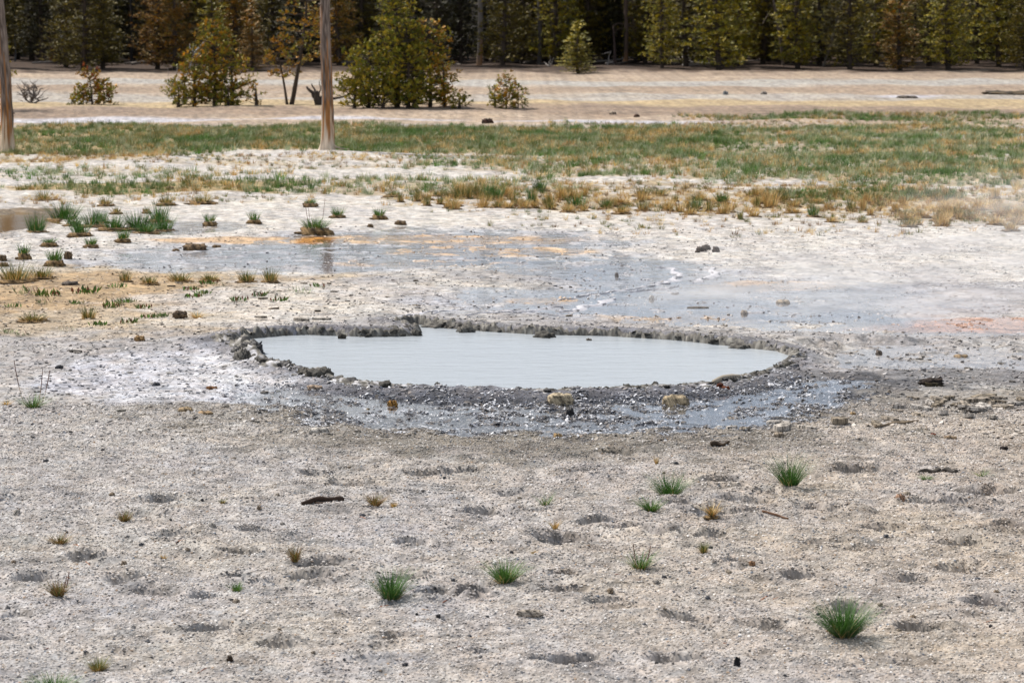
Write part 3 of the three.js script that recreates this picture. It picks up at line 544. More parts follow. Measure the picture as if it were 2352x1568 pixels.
function tuft(X, Y, w, h, kind, label, o = {}) {
  const [x, z] = W(X, Y), s = perM(Y), g = new THREE.Group(); g.name = 'g';
  reseed(Math.round(X * 31 + Y * 17));
  const hw = w / s / 2, hh = h / s, k = o.k || 1, foot = hw * (o.foot || 0.32);
  const sets = { green: [[G.green, 1], [G.straw, 0.12]], deep: [[G.deep, 1], [G.straw, 0.08]], mixed: [[G.olive, 0.6], [G.straw, 0.6]], straw: [[G.straw, 1], [G.olive, 0.15]], brown: [[G.brown, 0.8], [G.olive, 0.5], [G.straw, 0.3]], sparse: [[G.green, 0.5], [G.straw, 0.15]] }[kind];
  sets.forEach(([cols, share], i) => {
    const gb = new GB(), dry = cols === G.straw && kind !== 'straw';
    blades(gb, { n: Math.round(260 * share * k * Math.min(1.3, Math.max(0.35, w / 80))), r: foot * (dry ? 1.25 : 1), h: hh * 1.4 * (dry ? 0.55 : 1), spread: (hw - foot * 0.4) / hh * 1.4 * (o.spread || 1), w: o.bw || 0.0029, cols, droop: o.droop });
    if (gb.i.length) part(g, cols === G.straw ? 'dry_blades' : cols === G.brown ? 'brown_blades' : 'green_blades', gb.geo(), bladeMat);
  });
  if (o.mound) { const m = part(g, 'earth_mound', pick(lumpsHigh), stoneMat(o.mound === 2 ? '#a88a5c' : '#9c8058', 0.95)); const mw = hw * 0.95; m.scale.set(mw, (o.mh || 10) / s, mw * 0.9); m.position.y = 0; g.children.forEach((c) => { if (c !== m) c.position.y = (o.mh || 10) / s * 0.8; }); }
  if (o.stalks) for (const [dx, hs, bend] of o.stalks) { const gb = new GB(), pts = [], rad = []; for (let q = 0; q <= 10; q++) { const t = q / 10; pts.push([dx / s * (0.25 + 0.75 * Math.sqrt(t)), hs / s * t, bend * Math.sin(t * 3)]); rad.push(t > 0.45 ? 0.0028 * (1 - 0.5 * (t - 0.45)) : 0.0014); } tube(gb, pts, rad, 5, (t) => (t > 0.45 ? lin('#6b3a2c') : lin('#a8834a')), 0.5, dx); part(g, 'seed_stalk', gb.geo(), bladeMat); }
  g.rotation.y = o.turn || 0;
  setOn(g, x, z - (o.mound ? hw * 0.7 : 0), 0.003); if (o.level !== undefined) g.position.y = o.level;
  return add(g, o.name || 'grass_tuft', label, o.cat || 'grass tuft', o.group);
}
for (const a of [
  [1938, 1462, 118, 76, 'deep', 'largest bushy dark green grass tuft, on bare gravel with a hoof print beside it', { k: 1.9, foot: 0.4 }],
  [897, 1382, 86, 64, 'deep', 'fan shaped green grass tuft next to two dark hoof prints', { k: 1.3, foot: 0.34 }],
  [1160, 1345, 80, 50, 'green', 'domed green grass tuft between hoof prints', { k: 1.3, foot: 0.36 }],
  [1815, 1126, 82, 70, 'deep', 'tall upright green grass tuft on the gravel right of the wet apron', { k: 1.3 }],
  [1538, 1140, 86, 56, 'deep', 'wide green grass tuft with a smaller one just before it', { k: 1.3 }],
  [1496, 1177, 54, 34, 'green', 'small green grass tuft just before the wide one', { k: 1.3 }],
  [1470, 1310, 70, 42, 'sparse', 'open green tuft with a strawy middle', { k: 1.2, stalks: [[-16, 62, 0], [24, 56, 0]] }],
  [1253, 1160, 50, 32, 'sparse', 'thin sparse green tuft with leaning blades', { k: 0.6 }],
  [862, 1167, 42, 30, 'brown', 'brownish round tuft right of the dark stick', { k: 1.2 }],
  [286, 1199, 38, 26, 'brown', 'small brown and green tuft upslope of a similar strawy one', { k: 1.1 }],
  [136, 1247, 46, 30, 'brown', 'strawy brown tuft with long dry blades trailing aside', { k: 1.2, droop: 0.5 }],
  [133, 1376, 50, 34, 'brown', 'brown and green tuft with tall strands leaning right', { k: 1.2, stalks: [[26, 58, 0], [20, 48, 0.01]] }],
  [677, 1291, 34, 36, 'brown', 'narrow upright green brown tuft beside a hoof print', { k: 1 }],
  [543, 1366, 30, 24, 'green', 'little green tuft on open gravel', { k: 1.2 }],
  [658, 1351, 13, 9, 'green', 'tiny green sprig near the little green tuft', { k: 1 }],
  [510, 1153, 15, 13, 'mixed', 'tiny olive sprig on the gravel left of the dark stick', { k: 1 }],
  [122, 1580, 96, 46, 'green', 'green tuft in the near corner of the gravel', { k: 1.5 }],
  [225, 1537, 52, 34, 'mixed', 'olive green tuft next to the green corner tuft', { k: 1.5 }],
  [1617, 1273, 28, 26, 'mixed', 'little straw and green tuft below the strawy clump', { k: 1.6 }],
  [1275, 1210, 24, 22, 'straw', 'little golden straw tuft near hoof prints', { k: 0.8 }],
  [1637, 1198, 38, 34, 'straw', 'golden straw clump heaped on a small mound', { k: 1, droop: 0.7, mound: 2, mh: 6 }],
  [2128, 1098, 30, 14, 'green', 'small low green tuft before a dark crust edge', { k: 1.3 }],
  [2256, 1100, 44, 20, 'sparse', 'sparse low tuft with straw right of the dark crust edge', { k: 0.8 }],
  [904, 1172, 14, 13, 'straw', 'tiny golden straw tuft beside the brownish round one', { k: 1 }],
  [1226, 1272, 12, 12, 'straw', 'tiny straw sprig between the domed tuft and the clump', { k: 0.8 }],
  [1508, 1066, 12, 18, 'straw', 'tiny upright straw sprig upslope of the wide tuft', { k: 0.5 }],
  [375, 1282, 14, 10, 'straw', 'tiny straw sprig on open gravel', { k: 0.7 }],
  [75, 938, 66, 34, 'green', 'low green plant with three tall dry brown seed stalks', { k: 0.9, stalks: [[-42, 112, 0], [24, 92, 0], [40, 88, 0.01]] }],
  [14, 930, 30, 14, 'straw', 'small straw tuft beside the plant with tall stalks', { k: 0.8 }],
]) tuft(...a);

// tussocks standing in and round the shallow pools behind
const tus = (list, kind, label, group, o) => list.forEach(([X, Y, w, h, mh]) => tuft(X, Y, w * 1.1, h * 1.3, kind, label, { bw: 0.006, k: 0.8, mound: 1, mh: mh || 10, foot: 0.62, spread: 0.5, name: 'tussock', cat: 'tussock', group, ...o }));
tuft(721, 538, 84, 24, 'green', 'broad mossy tussock with its amber reflection painted below, thin stalks rising from it', { bw: 0.005, k: 1, mound: 1, mh: 20, foot: 0.6, spread: 0.5, name: 'tussock', cat: 'tussock', stalks: [[-16, 80, 0], [-22, 74, 0], [24, 84, 0]] });
tus([[142, 503, 84, 28, 6], [79, 536, 54, 30, 6], [210, 524, 56, 28, 8], [312, 528, 72, 30, 8], [362, 510, 54, 26, 8], [365, 530, 72, 28, 8], [257, 530, 72, 22, 8], [180, 544, 54, 22, 12], [228, 512, 40, 18, 6], [165, 520, 46, 16, 6], [330, 536, 60, 16, 6]], 'deep', 'green tussock in the cluster by the brown pond', 'tussocks by the brown pond');
tus([[480, 518, 32, 14, 14], [582, 514, 32, 14, 12], [775, 501, 36, 14, 8], [870, 505, 36, 14, 12], [712, 476, 34, 8, 12]], 'green', 'small green topped tussock on white crust behind the broad mossy one', 'tussocks along the white crust');
tus([[280, 558, 36, 18, 12], [52, 599, 32, 16, 20], [122, 611, 44, 18, 18], [207, 571, 34, 12, 12], [110, 566, 38, 8, 12]], 'green', 'green capped mound in the shallow water left of the broad tussock', 'capped mounds in the left shallows');
for (const [X, Y, w, h, label] of [[920, 516, 28, 10, 'bare brown mound on the white crust right of the tussocks'], [445, 573, 56, 16, 'ragged bare brown mound in the shallow water'], [403, 574, 18, 7, 'small brown lump left of the ragged mound'], [497, 564, 22, 7, 'small brown lump right of the ragged mound'], [155, 598, 20, 20, 'narrow brown mound beside the capped mounds'], [4, 601, 22, 14, 'brown lump at the left end of the shallows'], [6, 612, 26, 10, 'low brown lump at the left end of the shallows'], [390, 440, 20, 8, 'little brown lump among the far straw'], [850, 522, 14, 8, 'brown crumb beside the bare brown mound'], [708, 470, 26, 6, 'brown lump at the edge of the far straw']]) stone(X, Y, w, h, '#8a7152', label, pick(H), { name: 'earth_mound', cat: 'mound' });
// straw and dark tussocks along the front of the meadow
reseed(88);
const edge = [];
for (let k = 0; k < 140; k++) { const X = rr(900, 2352), t = (X - 900) / 1450; edge.push([X, rr(455, 488 + 45 * t) - (1 - t) * 14, rr(16, 46), rr(9, 20), rr(3, 7)]); }
tus(edge.slice(0, 80), 'straw', 'golden straw tussock along the front of the meadow', 'straw tussocks before the meadow');
tus(edge.slice(80), 'mixed', 'olive and straw tussock along the front of the meadow', 'olive tussocks before the meadow');
tus([[1135, 462, 56, 26, 5], [1220, 466, 30, 20, 6], [1325, 477, 60, 20, 8], [1240, 440, 40, 18, 6], [1870, 497, 34, 18, 6], [1660, 470, 36, 18, 6], [1600, 480, 34, 18, 6], [1390, 480, 30, 14, 6]], 'deep', 'dark green tussock standing out among the straw', 'dark green tussocks in the straw');
tus([[95, 462, 52, 18, 4], [240, 474, 40, 14, 8], [380, 472, 44, 16, 8], [460, 470, 66, 14, 8], [265, 492, 30, 10, 8], [335, 490, 22, 8, 8]], 'mixed', 'olive tussock along the left edge of the straw', 'olive tussocks on the left');
tus([[30, 648, 90, 30, 8], [90, 640, 60, 18, 8], [285, 650, 34, 18, 6], [410, 648, 60, 16, 6], [480, 648, 50, 12, 6], [565, 653, 46, 18, 6], [618, 653, 42, 22, 6], [200, 738, 36, 22, 4], [340, 655, 46, 12, 6], [70, 742, 70, 14, 4]], 'mixed', 'straw and green tussock on the tan crust left of the pool', 'tussocks on the tan crust');
tuft(452, 737, 48, 22, 'straw', 'golden straw tuft beside the brown clod on the tan crust', { bw: 0.004, k: 0.8, droop: 0.6 });
{ // broad-leaved sprouts on the tan crust
  reseed(91);
  const protos = [0, 1, 2].map(() => { const gb = new GB(); for (let k = 0; k < 34; k++) { const a = rr(0, 6.28), r = 0.09 * Math.sqrt(rnd()), x = Math.cos(a) * r * 1.5, z = Math.sin(a) * r, L = rr(0.015, 0.055), tx = rr(-1, 1), tz = rr(-1, 1), w = L * rr(0.2, 0.34), c = tone(pick([...G.green, ...G.olive, lin('#7a4a36')]), rr(0.8, 1.2)); const b0 = gb.v(x, 0, z, c), m1 = gb.v(x + tx * L * 0.5 - w, L * 0.5, z + tz * L * 0.5, c), m2 = gb.v(x + tx * L * 0.5 + w, L * 0.55, z + tz * L * 0.5 + w * 0.5, c), e = gb.v(x + tx * L, L, z + tz * L, c); gb.t(b0, m2, m1); gb.t(m1, m2, e); } return gb.geo(); });
  for (const [X, Y, w] of [[435, 668, 30], [442, 683, 40], [465, 677, 30], [550, 690, 44], [595, 680, 36], [625, 672, 30], [690, 672, 60], [732, 660, 14], [270, 662, 46], [195, 672, 60], [110, 680, 60], [255, 708, 50], [295, 692, 24], [100, 697, 50], [260, 700, 60], [330, 708, 40], [155, 768, 50], [295, 752, 46], [225, 755, 36], [340, 735, 40], [20, 770, 36], [50, 776, 30], [370, 730, 30], [480, 655, 24], [505, 658, 26], [60, 676, 70], [640, 690, 24], [30, 705, 40], [175, 700, 30]]) {
    const [x, z] = W(X, Y), m = new THREE.Mesh(pick(protos), bladeMat), k = Math.max(0.6, w / perM(Y) / 0.24); m.scale.set(k, Math.min(1.8, k) * 1.5, k); m.rotation.y = rr(0, 6); setOn(m, x, z, 0.002);
    add(m, 'leafy_sprout', 'low green sprouts with reddish leaves on the tan crust left of the pool', 'plant', 'sprouts on the tan crust');
  }
}
// the meadow itself: beyond counting
{
  reseed(95);
  const protos = [0, 1, 2].map(() => { const gb = new GB(); blades(gb, { n: 20, r: 0.05, h: 0.13, spread: 0.5, w: 0.007, cols: [[1, 1, 1]], droop: 0.3 }); return gb.geo(); });
  const M4 = new THREE.Matrix4(), Q = new THREE.Quaternion(), UPV = new THREE.Vector3(0, 1, 0), col = new THREE.Color();
  const kinds = { green: [G.straw, G.grey, G.olive, G.grey, G.field, G.field, G.field, G.green], mixed: [G.straw, G.straw, G.grey, G.grey, G.grey, G.field, G.field, G.green], straw: [G.straw, G.straw, G.brown, G.olive] };
  const lots = protos.map(() => []);
  for (const [p, dens, kind] of meadow) {
    const n = Math.round(p.w * (p.near + p.far) * 2 * 1.1 * 1.1 * dens);
    for (let k = 0; k < n; k++) {
      const x = p.cx + rr(-1.15, 1.15) * p.w, z = rr(p.cz - p.far * 1.15, p.cz + p.near * 1.15);
      if (rnd() > inPatch(p, x, z) || Math.abs(x) > 0.23 * -z) continue;
      const pn = fbm(x * 0.5 + 20, z * 0.35, 3) * 1.3 + rr(-0.45, 0.45), set = kinds[kind], q = set[Math.max(0, Math.min(set.length - 1, Math.floor((0.5 + pn) * set.length)))];
      lots[Math.floor(rnd() * 3)].push([x, z, rr(0.5, 1.25) * (kind === 'straw' ? 0.62 : 0.9), q === G.straw && kind !== 'straw' && rnd() < 0.4 ? tone(pick(G.olive), 1) : tone(pick(q), rr(0.85, 1.25))]);
    }
  }
  lots.forEach((lot, i) => {
    const im = new THREE.InstancedMesh(protos[i], bladeMat, lot.length);
    lot.forEach(([x, z, s, c], k) => { Q.setFromAxisAngle(UPV, rr(0, 6.28)); im.setMatrixAt(k, M4.compose(new THREE.Vector3(x, height(x, z) - 0.004, z), Q, new THREE.Vector3(s, s * rr(0.8, 1.2), s))); im.setColorAt(k, col.setRGB(...c)); });
    add(im, 'meadow_grass', ['green and straw meadow grass between the hot spring and the far stream', 'grey green meadow blades between the hot spring and the far stream', 'mixed meadow blades between the hot spring and the far stream'][i], 'grass', null, 'stuff');
  });
}

// ---------- sticks and wood ----------
const woodMat = std({ vertexColors: true, roughness: 0.9 });
function stick(ends, r0, r1, hex, name, label, o = {}) {
  const [A, B] = ends.map(([X, Y]) => W(X, Y)), gb = new GB(), pts = [], rad = [], n = o.n || 14, c = lin(hex);
  for (let k = 0; k <= n; k++) { const t = k / n, x = A[0] + (B[0] - A[0]) * t, z = A[1] + (B[1] - A[1]) * t; pts.push([x, height(x, z) * (o.straight ? 0 : 1) + (o.lift || 0) * t + Math.max(r0, r1) * 0.75 + (o.wave || 0) * Math.sin(t * 7), z + (o.wave || 0) * Math.cos(t * 9)]); rad.push((r0 + (r1 - r0) * t) * (1 + 0.12 * n2(t * 9, A[0])) * (k === 0 || k === n ? 0.75 : 1)); }
  tube(gb, pts, rad, 9, (t, a, x, y, z) => tone(c, 0.75 + 0.5 * Math.abs(n3(x * 9, a * 2.4, z * 9))), 0.3, A[0]);
  return add(new THREE.Mesh(gb.geo(), woodMat), name, label, o.cat || 'wood', o.group);
}
stick([[693, 1166], [788, 1156]], 0.012, 0.015, '#3a2a20', 'stick', 'dark brown broken stick lying on the near gravel', { wave: 0.004, cat: 'stick' });
stick([[722, 1164], [758, 1165]], 0.006, 0.006, '#4a382a', 'bark_strip', 'short bark strip under the dark broken stick', { cat: 'stick' });
stick([[1750, 1190], [1812, 1192]], 0.006, 0.004, '#8a6a52', 'stick', 'thin bare reddish stick on the gravel by the straw clump', { cat: 'stick' });
stick([[1632, 1027], [1676, 1027]], 0.014, 0.008, '#45392c', 'bark_piece', 'dark curled bark piece on pale gravel before the apron', { wave: 0.006, cat: 'bark' });
stone(2142, 888, 62, 11, '#4d4038', 'upper dark split piece of wood on the steaming flat', lump(71, 4, 0.34, 0.5, 2.6), { name: 'wood_chunk', cat: 'wood', deep: 0.4, sink: -0.022, turn: 0.1 });
stone(2142, 889, 58, 11, '#5c5038', 'lower mossy split piece of wood on the steaming flat', lump(74, 4, 0.34, 0.5, 2.6), { name: 'wood_chunk', cat: 'wood', deep: 0.4 });
stick([[2010, 982], [2110, 972]], 0.006, 0.009, '#80715e', 'stick', 'grey weathered stick before the drifted slabs', { cat: 'stick' });
stick([[2110, 1080], [2160, 1076]], 0.012, 0.014, '#4b4640', 'crust_edge', 'dark crust edge behind the small low tuft', { wave: 0.006, cat: 'crust' });
stick([[2165, 1077], [2200, 1084]], 0.012, 0.012, '#403c38', 'crust_edge', 'dark broken crust edge leading to the sparse tuft', { wave: 0.006, cat: 'crust' });
reseed(97);
for (let k = 0; k < 34; k++) { const X = rr(40, 2330), Y = rr(1180, 1550), a = rr(-1, 1), L = rr(10, 24); stick([[X, Y], [X + L, Y + a * 5]], 0.0018, 0.0012, pick(['#b0693a', '#a8835a', '#94502e']), 'pine_needle', 'fallen rusty pine needle on the near gravel', { n: 4, cat: 'needle', group: 'pine needles on the gravel' }); }

// ---------- trees ----------
const leafMat = new THREE.MeshPhysicalMaterial({ vertexColors: true, roughness: 0.65, transmission: 0.18, thickness: 0, side: THREE.DoubleSide });
const barkMat = std({ vertexColors: true, roughness: 0.95 });
function needles(gb, x, y, z, ox, oy, oz, L, c, n = 6, wd = 0.2) { // a brush of needles pointing along o
  for (let k = 0; k < n; k++) {
    let dx = ox + rr(-0.85, 0.85), dy = oy + rr(-0.75, 0.85), dz = oz + rr(-0.85, 0.85); const l = Math.hypot(dx, dy, dz) || 1; dx /= l; dy /= l; dz /= l;
    let px = dy * rr(-1, 1) + dz, py = -dx * 0.5 + rr(-0.5, 0.5), pz = -dx; const pl = Math.hypot(px, py, pz) || 1, w = L * wd, q = L * rr(0.7, 1.15), cc = tone(c, rr(0.8, 1.2)); px *= w / pl; py *= w / pl; pz *= w / pl;
    const a = gb.v(x - px * 0.5, y - py * 0.5, z - pz * 0.5, cc), b = gb.v(x + dx * q * 0.6 + px, y + dy * q * 0.6 + py, z + dz * q * 0.6 + pz, cc), e = gb.v(x + dx * q, y + dy * q, z + dz * q, cc), b2 = gb.v(x + dx * q * 0.5 - px, y + dy * q * 0.5 - py, z + dz * q * 0.5 - pz, cc);
    gb.t(a, b, e); gb.t(a, e, b2);
  }
}
// one stem with whorls of branches
function stem(wood, leaf, o) {
  const n = 12, pts = [], rad = [], bend = (t) => [o.x + (o.lx || 0) * t + 0.04 * o.h * 0.3 * Math.sin(t * 4 + o.x), o.z + (o.lz || 0) * t];
  for (let k = 0; k <= n; k++) { const t = k / n, [bx, bz] = bend(t); pts.push([bx, o.h * t - 0.05, bz]); rad.push(Math.max(0.006, o.tr * (1 - 0.9 * t))); }
  tube(wood, pts, rad, 7, (t, a, x, y, z) => tone(o.bark, 0.7 + 0.6 * Math.abs(n3(x * 6, y * 2, z * 6))), 0.15, o.x);
  const y0 = o.from || 0.05;
  for (let y = y0 * o.h; y < o.h * 0.985; y += o.step * (y > 4.2 ? 2 : 1)) {
    const t = y / o.h, [bx, bz] = bend(t), reach = o.r * o.profile((t - y0) / (1 - y0)), coarse = y > 4.2, m = Math.round((o.whorl || 6) * (coarse ? 0.8 : 1));
    for (let k = 0; k < m; k++) {
      const a = rr(0, 6.283), L = reach * rr(0.6, 1.15), lift = (o.lift ?? 0.25) * rr(0.4, 1.4) - (o.sag || 0) * (1 - t), yy = y + rr(-0.5, 0.5) * o.step;
      const ex = bx + Math.cos(a) * L, ez = bz + Math.sin(a) * L, ey = yy + L * lift;
      if (!o.noLimb && yy < 4.5) tube(wood, [[bx, yy, bz], [(bx + ex) / 2, (yy + ey) / 2 - L * 0.03, (bz + ez) / 2], [ex, ey, ez]], [0.012 * o.h * 0.25 + 0.004, 0.008, 0.003], 4, tone(o.bark, 0.9));
      const cl = coarse ? o.clump * 2.2 : o.clump, gap = cl * (o.gap || 0.75), stepN = Math.max(1, Math.round(L * (o.inner ?? 0.75) / gap));
      for (let q = 0; q < stepN; q++) {
        const s = 1 - (q + rr(0, 0.7)) / stepN * (o.inner ?? 0.75), sd = L * 0.3 * (1 - s * 0.4) * rr(-1, 1), x = bx + Math.cos(a) * L * s - Math.sin(a) * sd, z = bz + Math.sin(a) * L * s + Math.cos(a) * sd, yc = yy + (ey - yy) * s + rr(-0.5, 0.6) * cl;
        needles(leaf, x, yc, z, Math.cos(a) * 0.7, 0.55, Math.sin(a) * 0.7, cl * rr(0.8, 1.25), tone(pick(o.cols), rr(0.8, 1.25)), o.nn || 6, o.nw || 0.2);
      }
    }
  }
}
const cone = (t) => Math.min(1, 0.75 + t * 2.5) * (1 - t) ** 0.75 + 0.06, round = (t) => Math.sqrt(Math.max(0, 1 - (t * 1.02 - 0.28) ** 2 / 0.56)) + 0.05;
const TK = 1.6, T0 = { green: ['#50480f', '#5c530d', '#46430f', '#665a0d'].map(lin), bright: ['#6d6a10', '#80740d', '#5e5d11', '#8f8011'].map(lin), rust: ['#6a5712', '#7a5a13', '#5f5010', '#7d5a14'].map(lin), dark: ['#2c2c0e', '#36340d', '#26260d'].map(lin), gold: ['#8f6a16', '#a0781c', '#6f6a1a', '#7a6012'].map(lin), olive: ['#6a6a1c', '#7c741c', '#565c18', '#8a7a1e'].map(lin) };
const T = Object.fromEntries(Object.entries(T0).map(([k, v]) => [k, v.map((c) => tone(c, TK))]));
const barkC = lin('#4a4038'), barkG = lin('#807a74');
function tree(name, label, category, X, Y, stems, group, limbName = 'trunk') {
  const g = new THREE.Group(), wood = new GB(), leaf = new GB();
  stems.forEach((s) => stem(wood, leaf, { x: 0, z: 0, tr: 0.05, step: 0.13, clump: 0.09, bark: barkC, profile: cone, cols: T.green, ...s }));
  part(g, limbName, wood.geo(), barkMat); part(g, 'crown', leaf.geo(false), leafMat);
  const [x, z] = W(X, Y); setOn(g, x, z, 0.02);
  return add(g, name, label, category, group);
}
reseed(201);
tree('young_pine', 'big bushy green young pine with several leaders on the far flats', 'tree', 912, 258, [
  { h: 2.72, r: 0.62, profile: round, tr: 0.07, cols: T.olive, whorl: 9, step: 0.1, clump: 0.085 }, { x: 0.72, z: -0.15, h: 2.0, r: 0.55, profile: round, cols: [...T.olive, ...T.gold], whorl: 8, step: 0.11 }, { x: -0.62, z: 0.1, h: 1.45, r: 0.62, profile: round, cols: T.olive, whorl: 8, step: 0.11 }, { x: 0.25, z: 0.35, h: 1.9, r: 0.6, profile: round, cols: T.olive, whorl: 8, step: 0.11 }, { x: -0.95, h: 0.85, r: 0.45, profile: round, cols: T.bright, whorl: 7, step: 0.11 }, { x: 1.05, z: -0.1, h: 1.1, r: 0.4, profile: round, cols: T.gold, whorl: 4, step: 0.15 }, { x: -0.3, z: 0.4, h: 0.7, r: 0.55, profile: round, cols: T.olive, whorl: 7, step: 0.11 }, { x: 1.4, z: 0.2, h: 0.32, r: 0.3, profile: round, cols: T.olive, whorl: 5, step: 0.1 }, { x: 0.4, z: 0.5, h: 0.6, r: 0.4, profile: round, cols: T.olive, whorl: 6, step: 0.12 }]);
tree('young_pine', 'rusty gold young pine with a rounded top beside an arched dead stem', 'tree', 492, 252, [
  { h: 1.98, r: 0.5, profile: round, cols: [...T.gold, ...T.olive], whorl: 8, step: 0.11, tr: 0.05 }, { x: -0.45, z: 0.1, h: 1.3, r: 0.5, profile: round, cols: [...T.gold, ...T.olive], whorl: 7, step: 0.12 }, { x: 0.4, h: 1.25, r: 0.5, profile: round, cols: [...T.gold, ...T.olive], whorl: 6, step: 0.13 }, { x: -0.8, z: 0.2, h: 0.55, r: 0.45, profile: round, cols: T.olive, whorl: 6, step: 0.12 }, { x: 0.35, z: 0.3, h: 0.5, r: 0.5, profile: round, cols: T.olive, whorl: 6, step: 0.12 }, { x: 0.95, z: -0.1, h: 0.55, r: 0.3, profile: round, cols: T.gold, whorl: 3, step: 0.16 }]);
tree('young_pine', 'slender open pine with two dark trunks and gold needles', 'tree', 668, 246, [
  { h: 3.1, lx: 0.5, from: 0.33, r: 0.6, profile: round, cols: [...T.gold, ...T.olive, ...T.rust], whorl: 5, step: 0.15, tr: 0.06, lift: 0.1 }, { x: -0.08, h: 1.6, lx: -0.28, from: 0.42, r: 0.4, profile: round, cols: [...T.gold, ...T.rust], whorl: 5, step: 0.14, tr: 0.04 }]);
tree('pine_bush', 'small rusty tipped pine bush standing alone on the far flats', 'bush', 212, 246, [
  { h: 0.86, lx: -0.08, r: 0.36, profile: round, cols: [...T.gold, ...T.rust, lin('#a0522c')], whorl: 6, step: 0.1, tr: 0.03 }, { x: 0.26, h: 0.56, r: 0.3, profile: round, cols: [...T.gold, ...T.olive], whorl: 6, step: 0.1, tr: 0.02 }, { x: -0.22, h: 0.5, r: 0.3, profile: round, cols: T.olive, whorl: 5, step: 0.1, tr: 0.02 }, { x: -0.5, h: 0.16, r: 0.14, profile: round, cols: T.olive, whorl: 4, step: 0.07, tr: 0.01 }]);
tree('pine_bush', 'small round olive pine bush right of the big young pine', 'bush', 1163, 256, [
  { h: 0.76, r: 0.28, profile: round, cols: [...T.olive, ...T.gold], whorl: 6, step: 0.1, tr: 0.02 }, { x: 0.26, h: 0.55, r: 0.22, profile: round, cols: [...T.olive, ...T.gold], whorl: 5, step: 0.1, tr: 0.02 }, { x: -0.26, h: 0.52, r: 0.22, profile: round, cols: T.olive, whorl: 5, step: 0.1, tr: 0.02 }]);
tree('pine_bush', 'pine foliage reaching in behind the left dead trunk', 'bush', -26, 262, [{ h: 2, r: 0.5, profile: round, cols: T.olive, whorl: 5, step: 0.16, tr: 0.04 }]);
// bare shrubs, stems and stump on the flats
function bare(name, label, cat, X, Y, limbs, hex, group) {       // limbs: [dx, dy, thickness, from dx, from dy] in picture pixels
  const g = new THREE.Group(), [x, z] = W(X, Y), s = perM(Y), c = lin(hex);
  limbs.forEach(([dx, dy, w, fx = 0, fy = 0, sag = 0]) => { const gb = new GB(), pts = [], rad = [], zz = rr(-0.3, 0.3); for (let k = 0; k <= 6; k++) { const t = k / 6; pts.push([(fx + (dx - fx) * t + sag * Math.sin(t * 3.1)) / s + 0.02 * Math.sin(t * 9 + dx), (fy + (dy - fy) * t) / s, zz * t]); rad.push(w / s / 2 * (1 - 0.65 * t)); } tube(gb, pts, rad, 6, (t, a, px, py) => tone(c, 0.75 + 0.5 * Math.abs(n3(px * 8, py * 4, a))), 0.2, dx); part(g, 'branch', gb.geo(), barkMat); });
  setOn(g, x, z, 0.02); return add(g, name, label, cat, group);
}
const twigs = (n, w, h) => Array.from({ length: n }, () => { const fx = rr(-w, w) * 0.5, fy = rr(0.1, 0.7) * h; return [fx + rr(-w, w) * 0.6, fy + rr(0.05, 0.5) * h, 1.2, fx, fy]; });
reseed(222);
bare('dead_shrub', 'leafless grey shrub beside the rusty tipped bush', 'shrub', 72, 244, [[4, 44, 8], [-22, 52, 5, 2, 20], [22, 36, 5, 2, 8], [-36, 26, 5], [38, 14, 5], [-30, 36, 4, -14, 10], ...twigs(44, 40, 50).map((t) => [t[0], t[1], 2.4, t[3], t[4]])], '#6a625e');
bare('dead_shrub', 'thin pale leafless shrub at the left foot of the rusty gold pine', 'shrub', 398, 246, [[6, 88, 5], [-8, 60, 3, 2, 20], [24, 60, 4], [34, 90, 3, 20, 50], ...twigs(24, 22, 84)], '#8a8480');
bare('dead_tree', 'pale arched dead stem leaning against the rusty gold pine', 'dead tree', 420, 248, [[26, 112, 8, 0, 0, -6], [66, 160, 6, 26, 112, -6], [12, 140, 2, 26, 118], [46, 128, 3, 26, 100], [20, 96, 2, 16, 70]], '#9a9ea4');
bare('broken_stump', 'jagged dark broken stump behind the central dead trunk', 'stump', 732, 246, [[-6, 34, 26], [-28, 44, 12, -6, 18], [-16, 50, 8, -4, 18], [14, 26, 16, 0, 10], [4, 62, 4, 2, 24], [66, 24, 8, 10, 14, 8], [26, 6, 12, 6, 20]], '#4a423c');
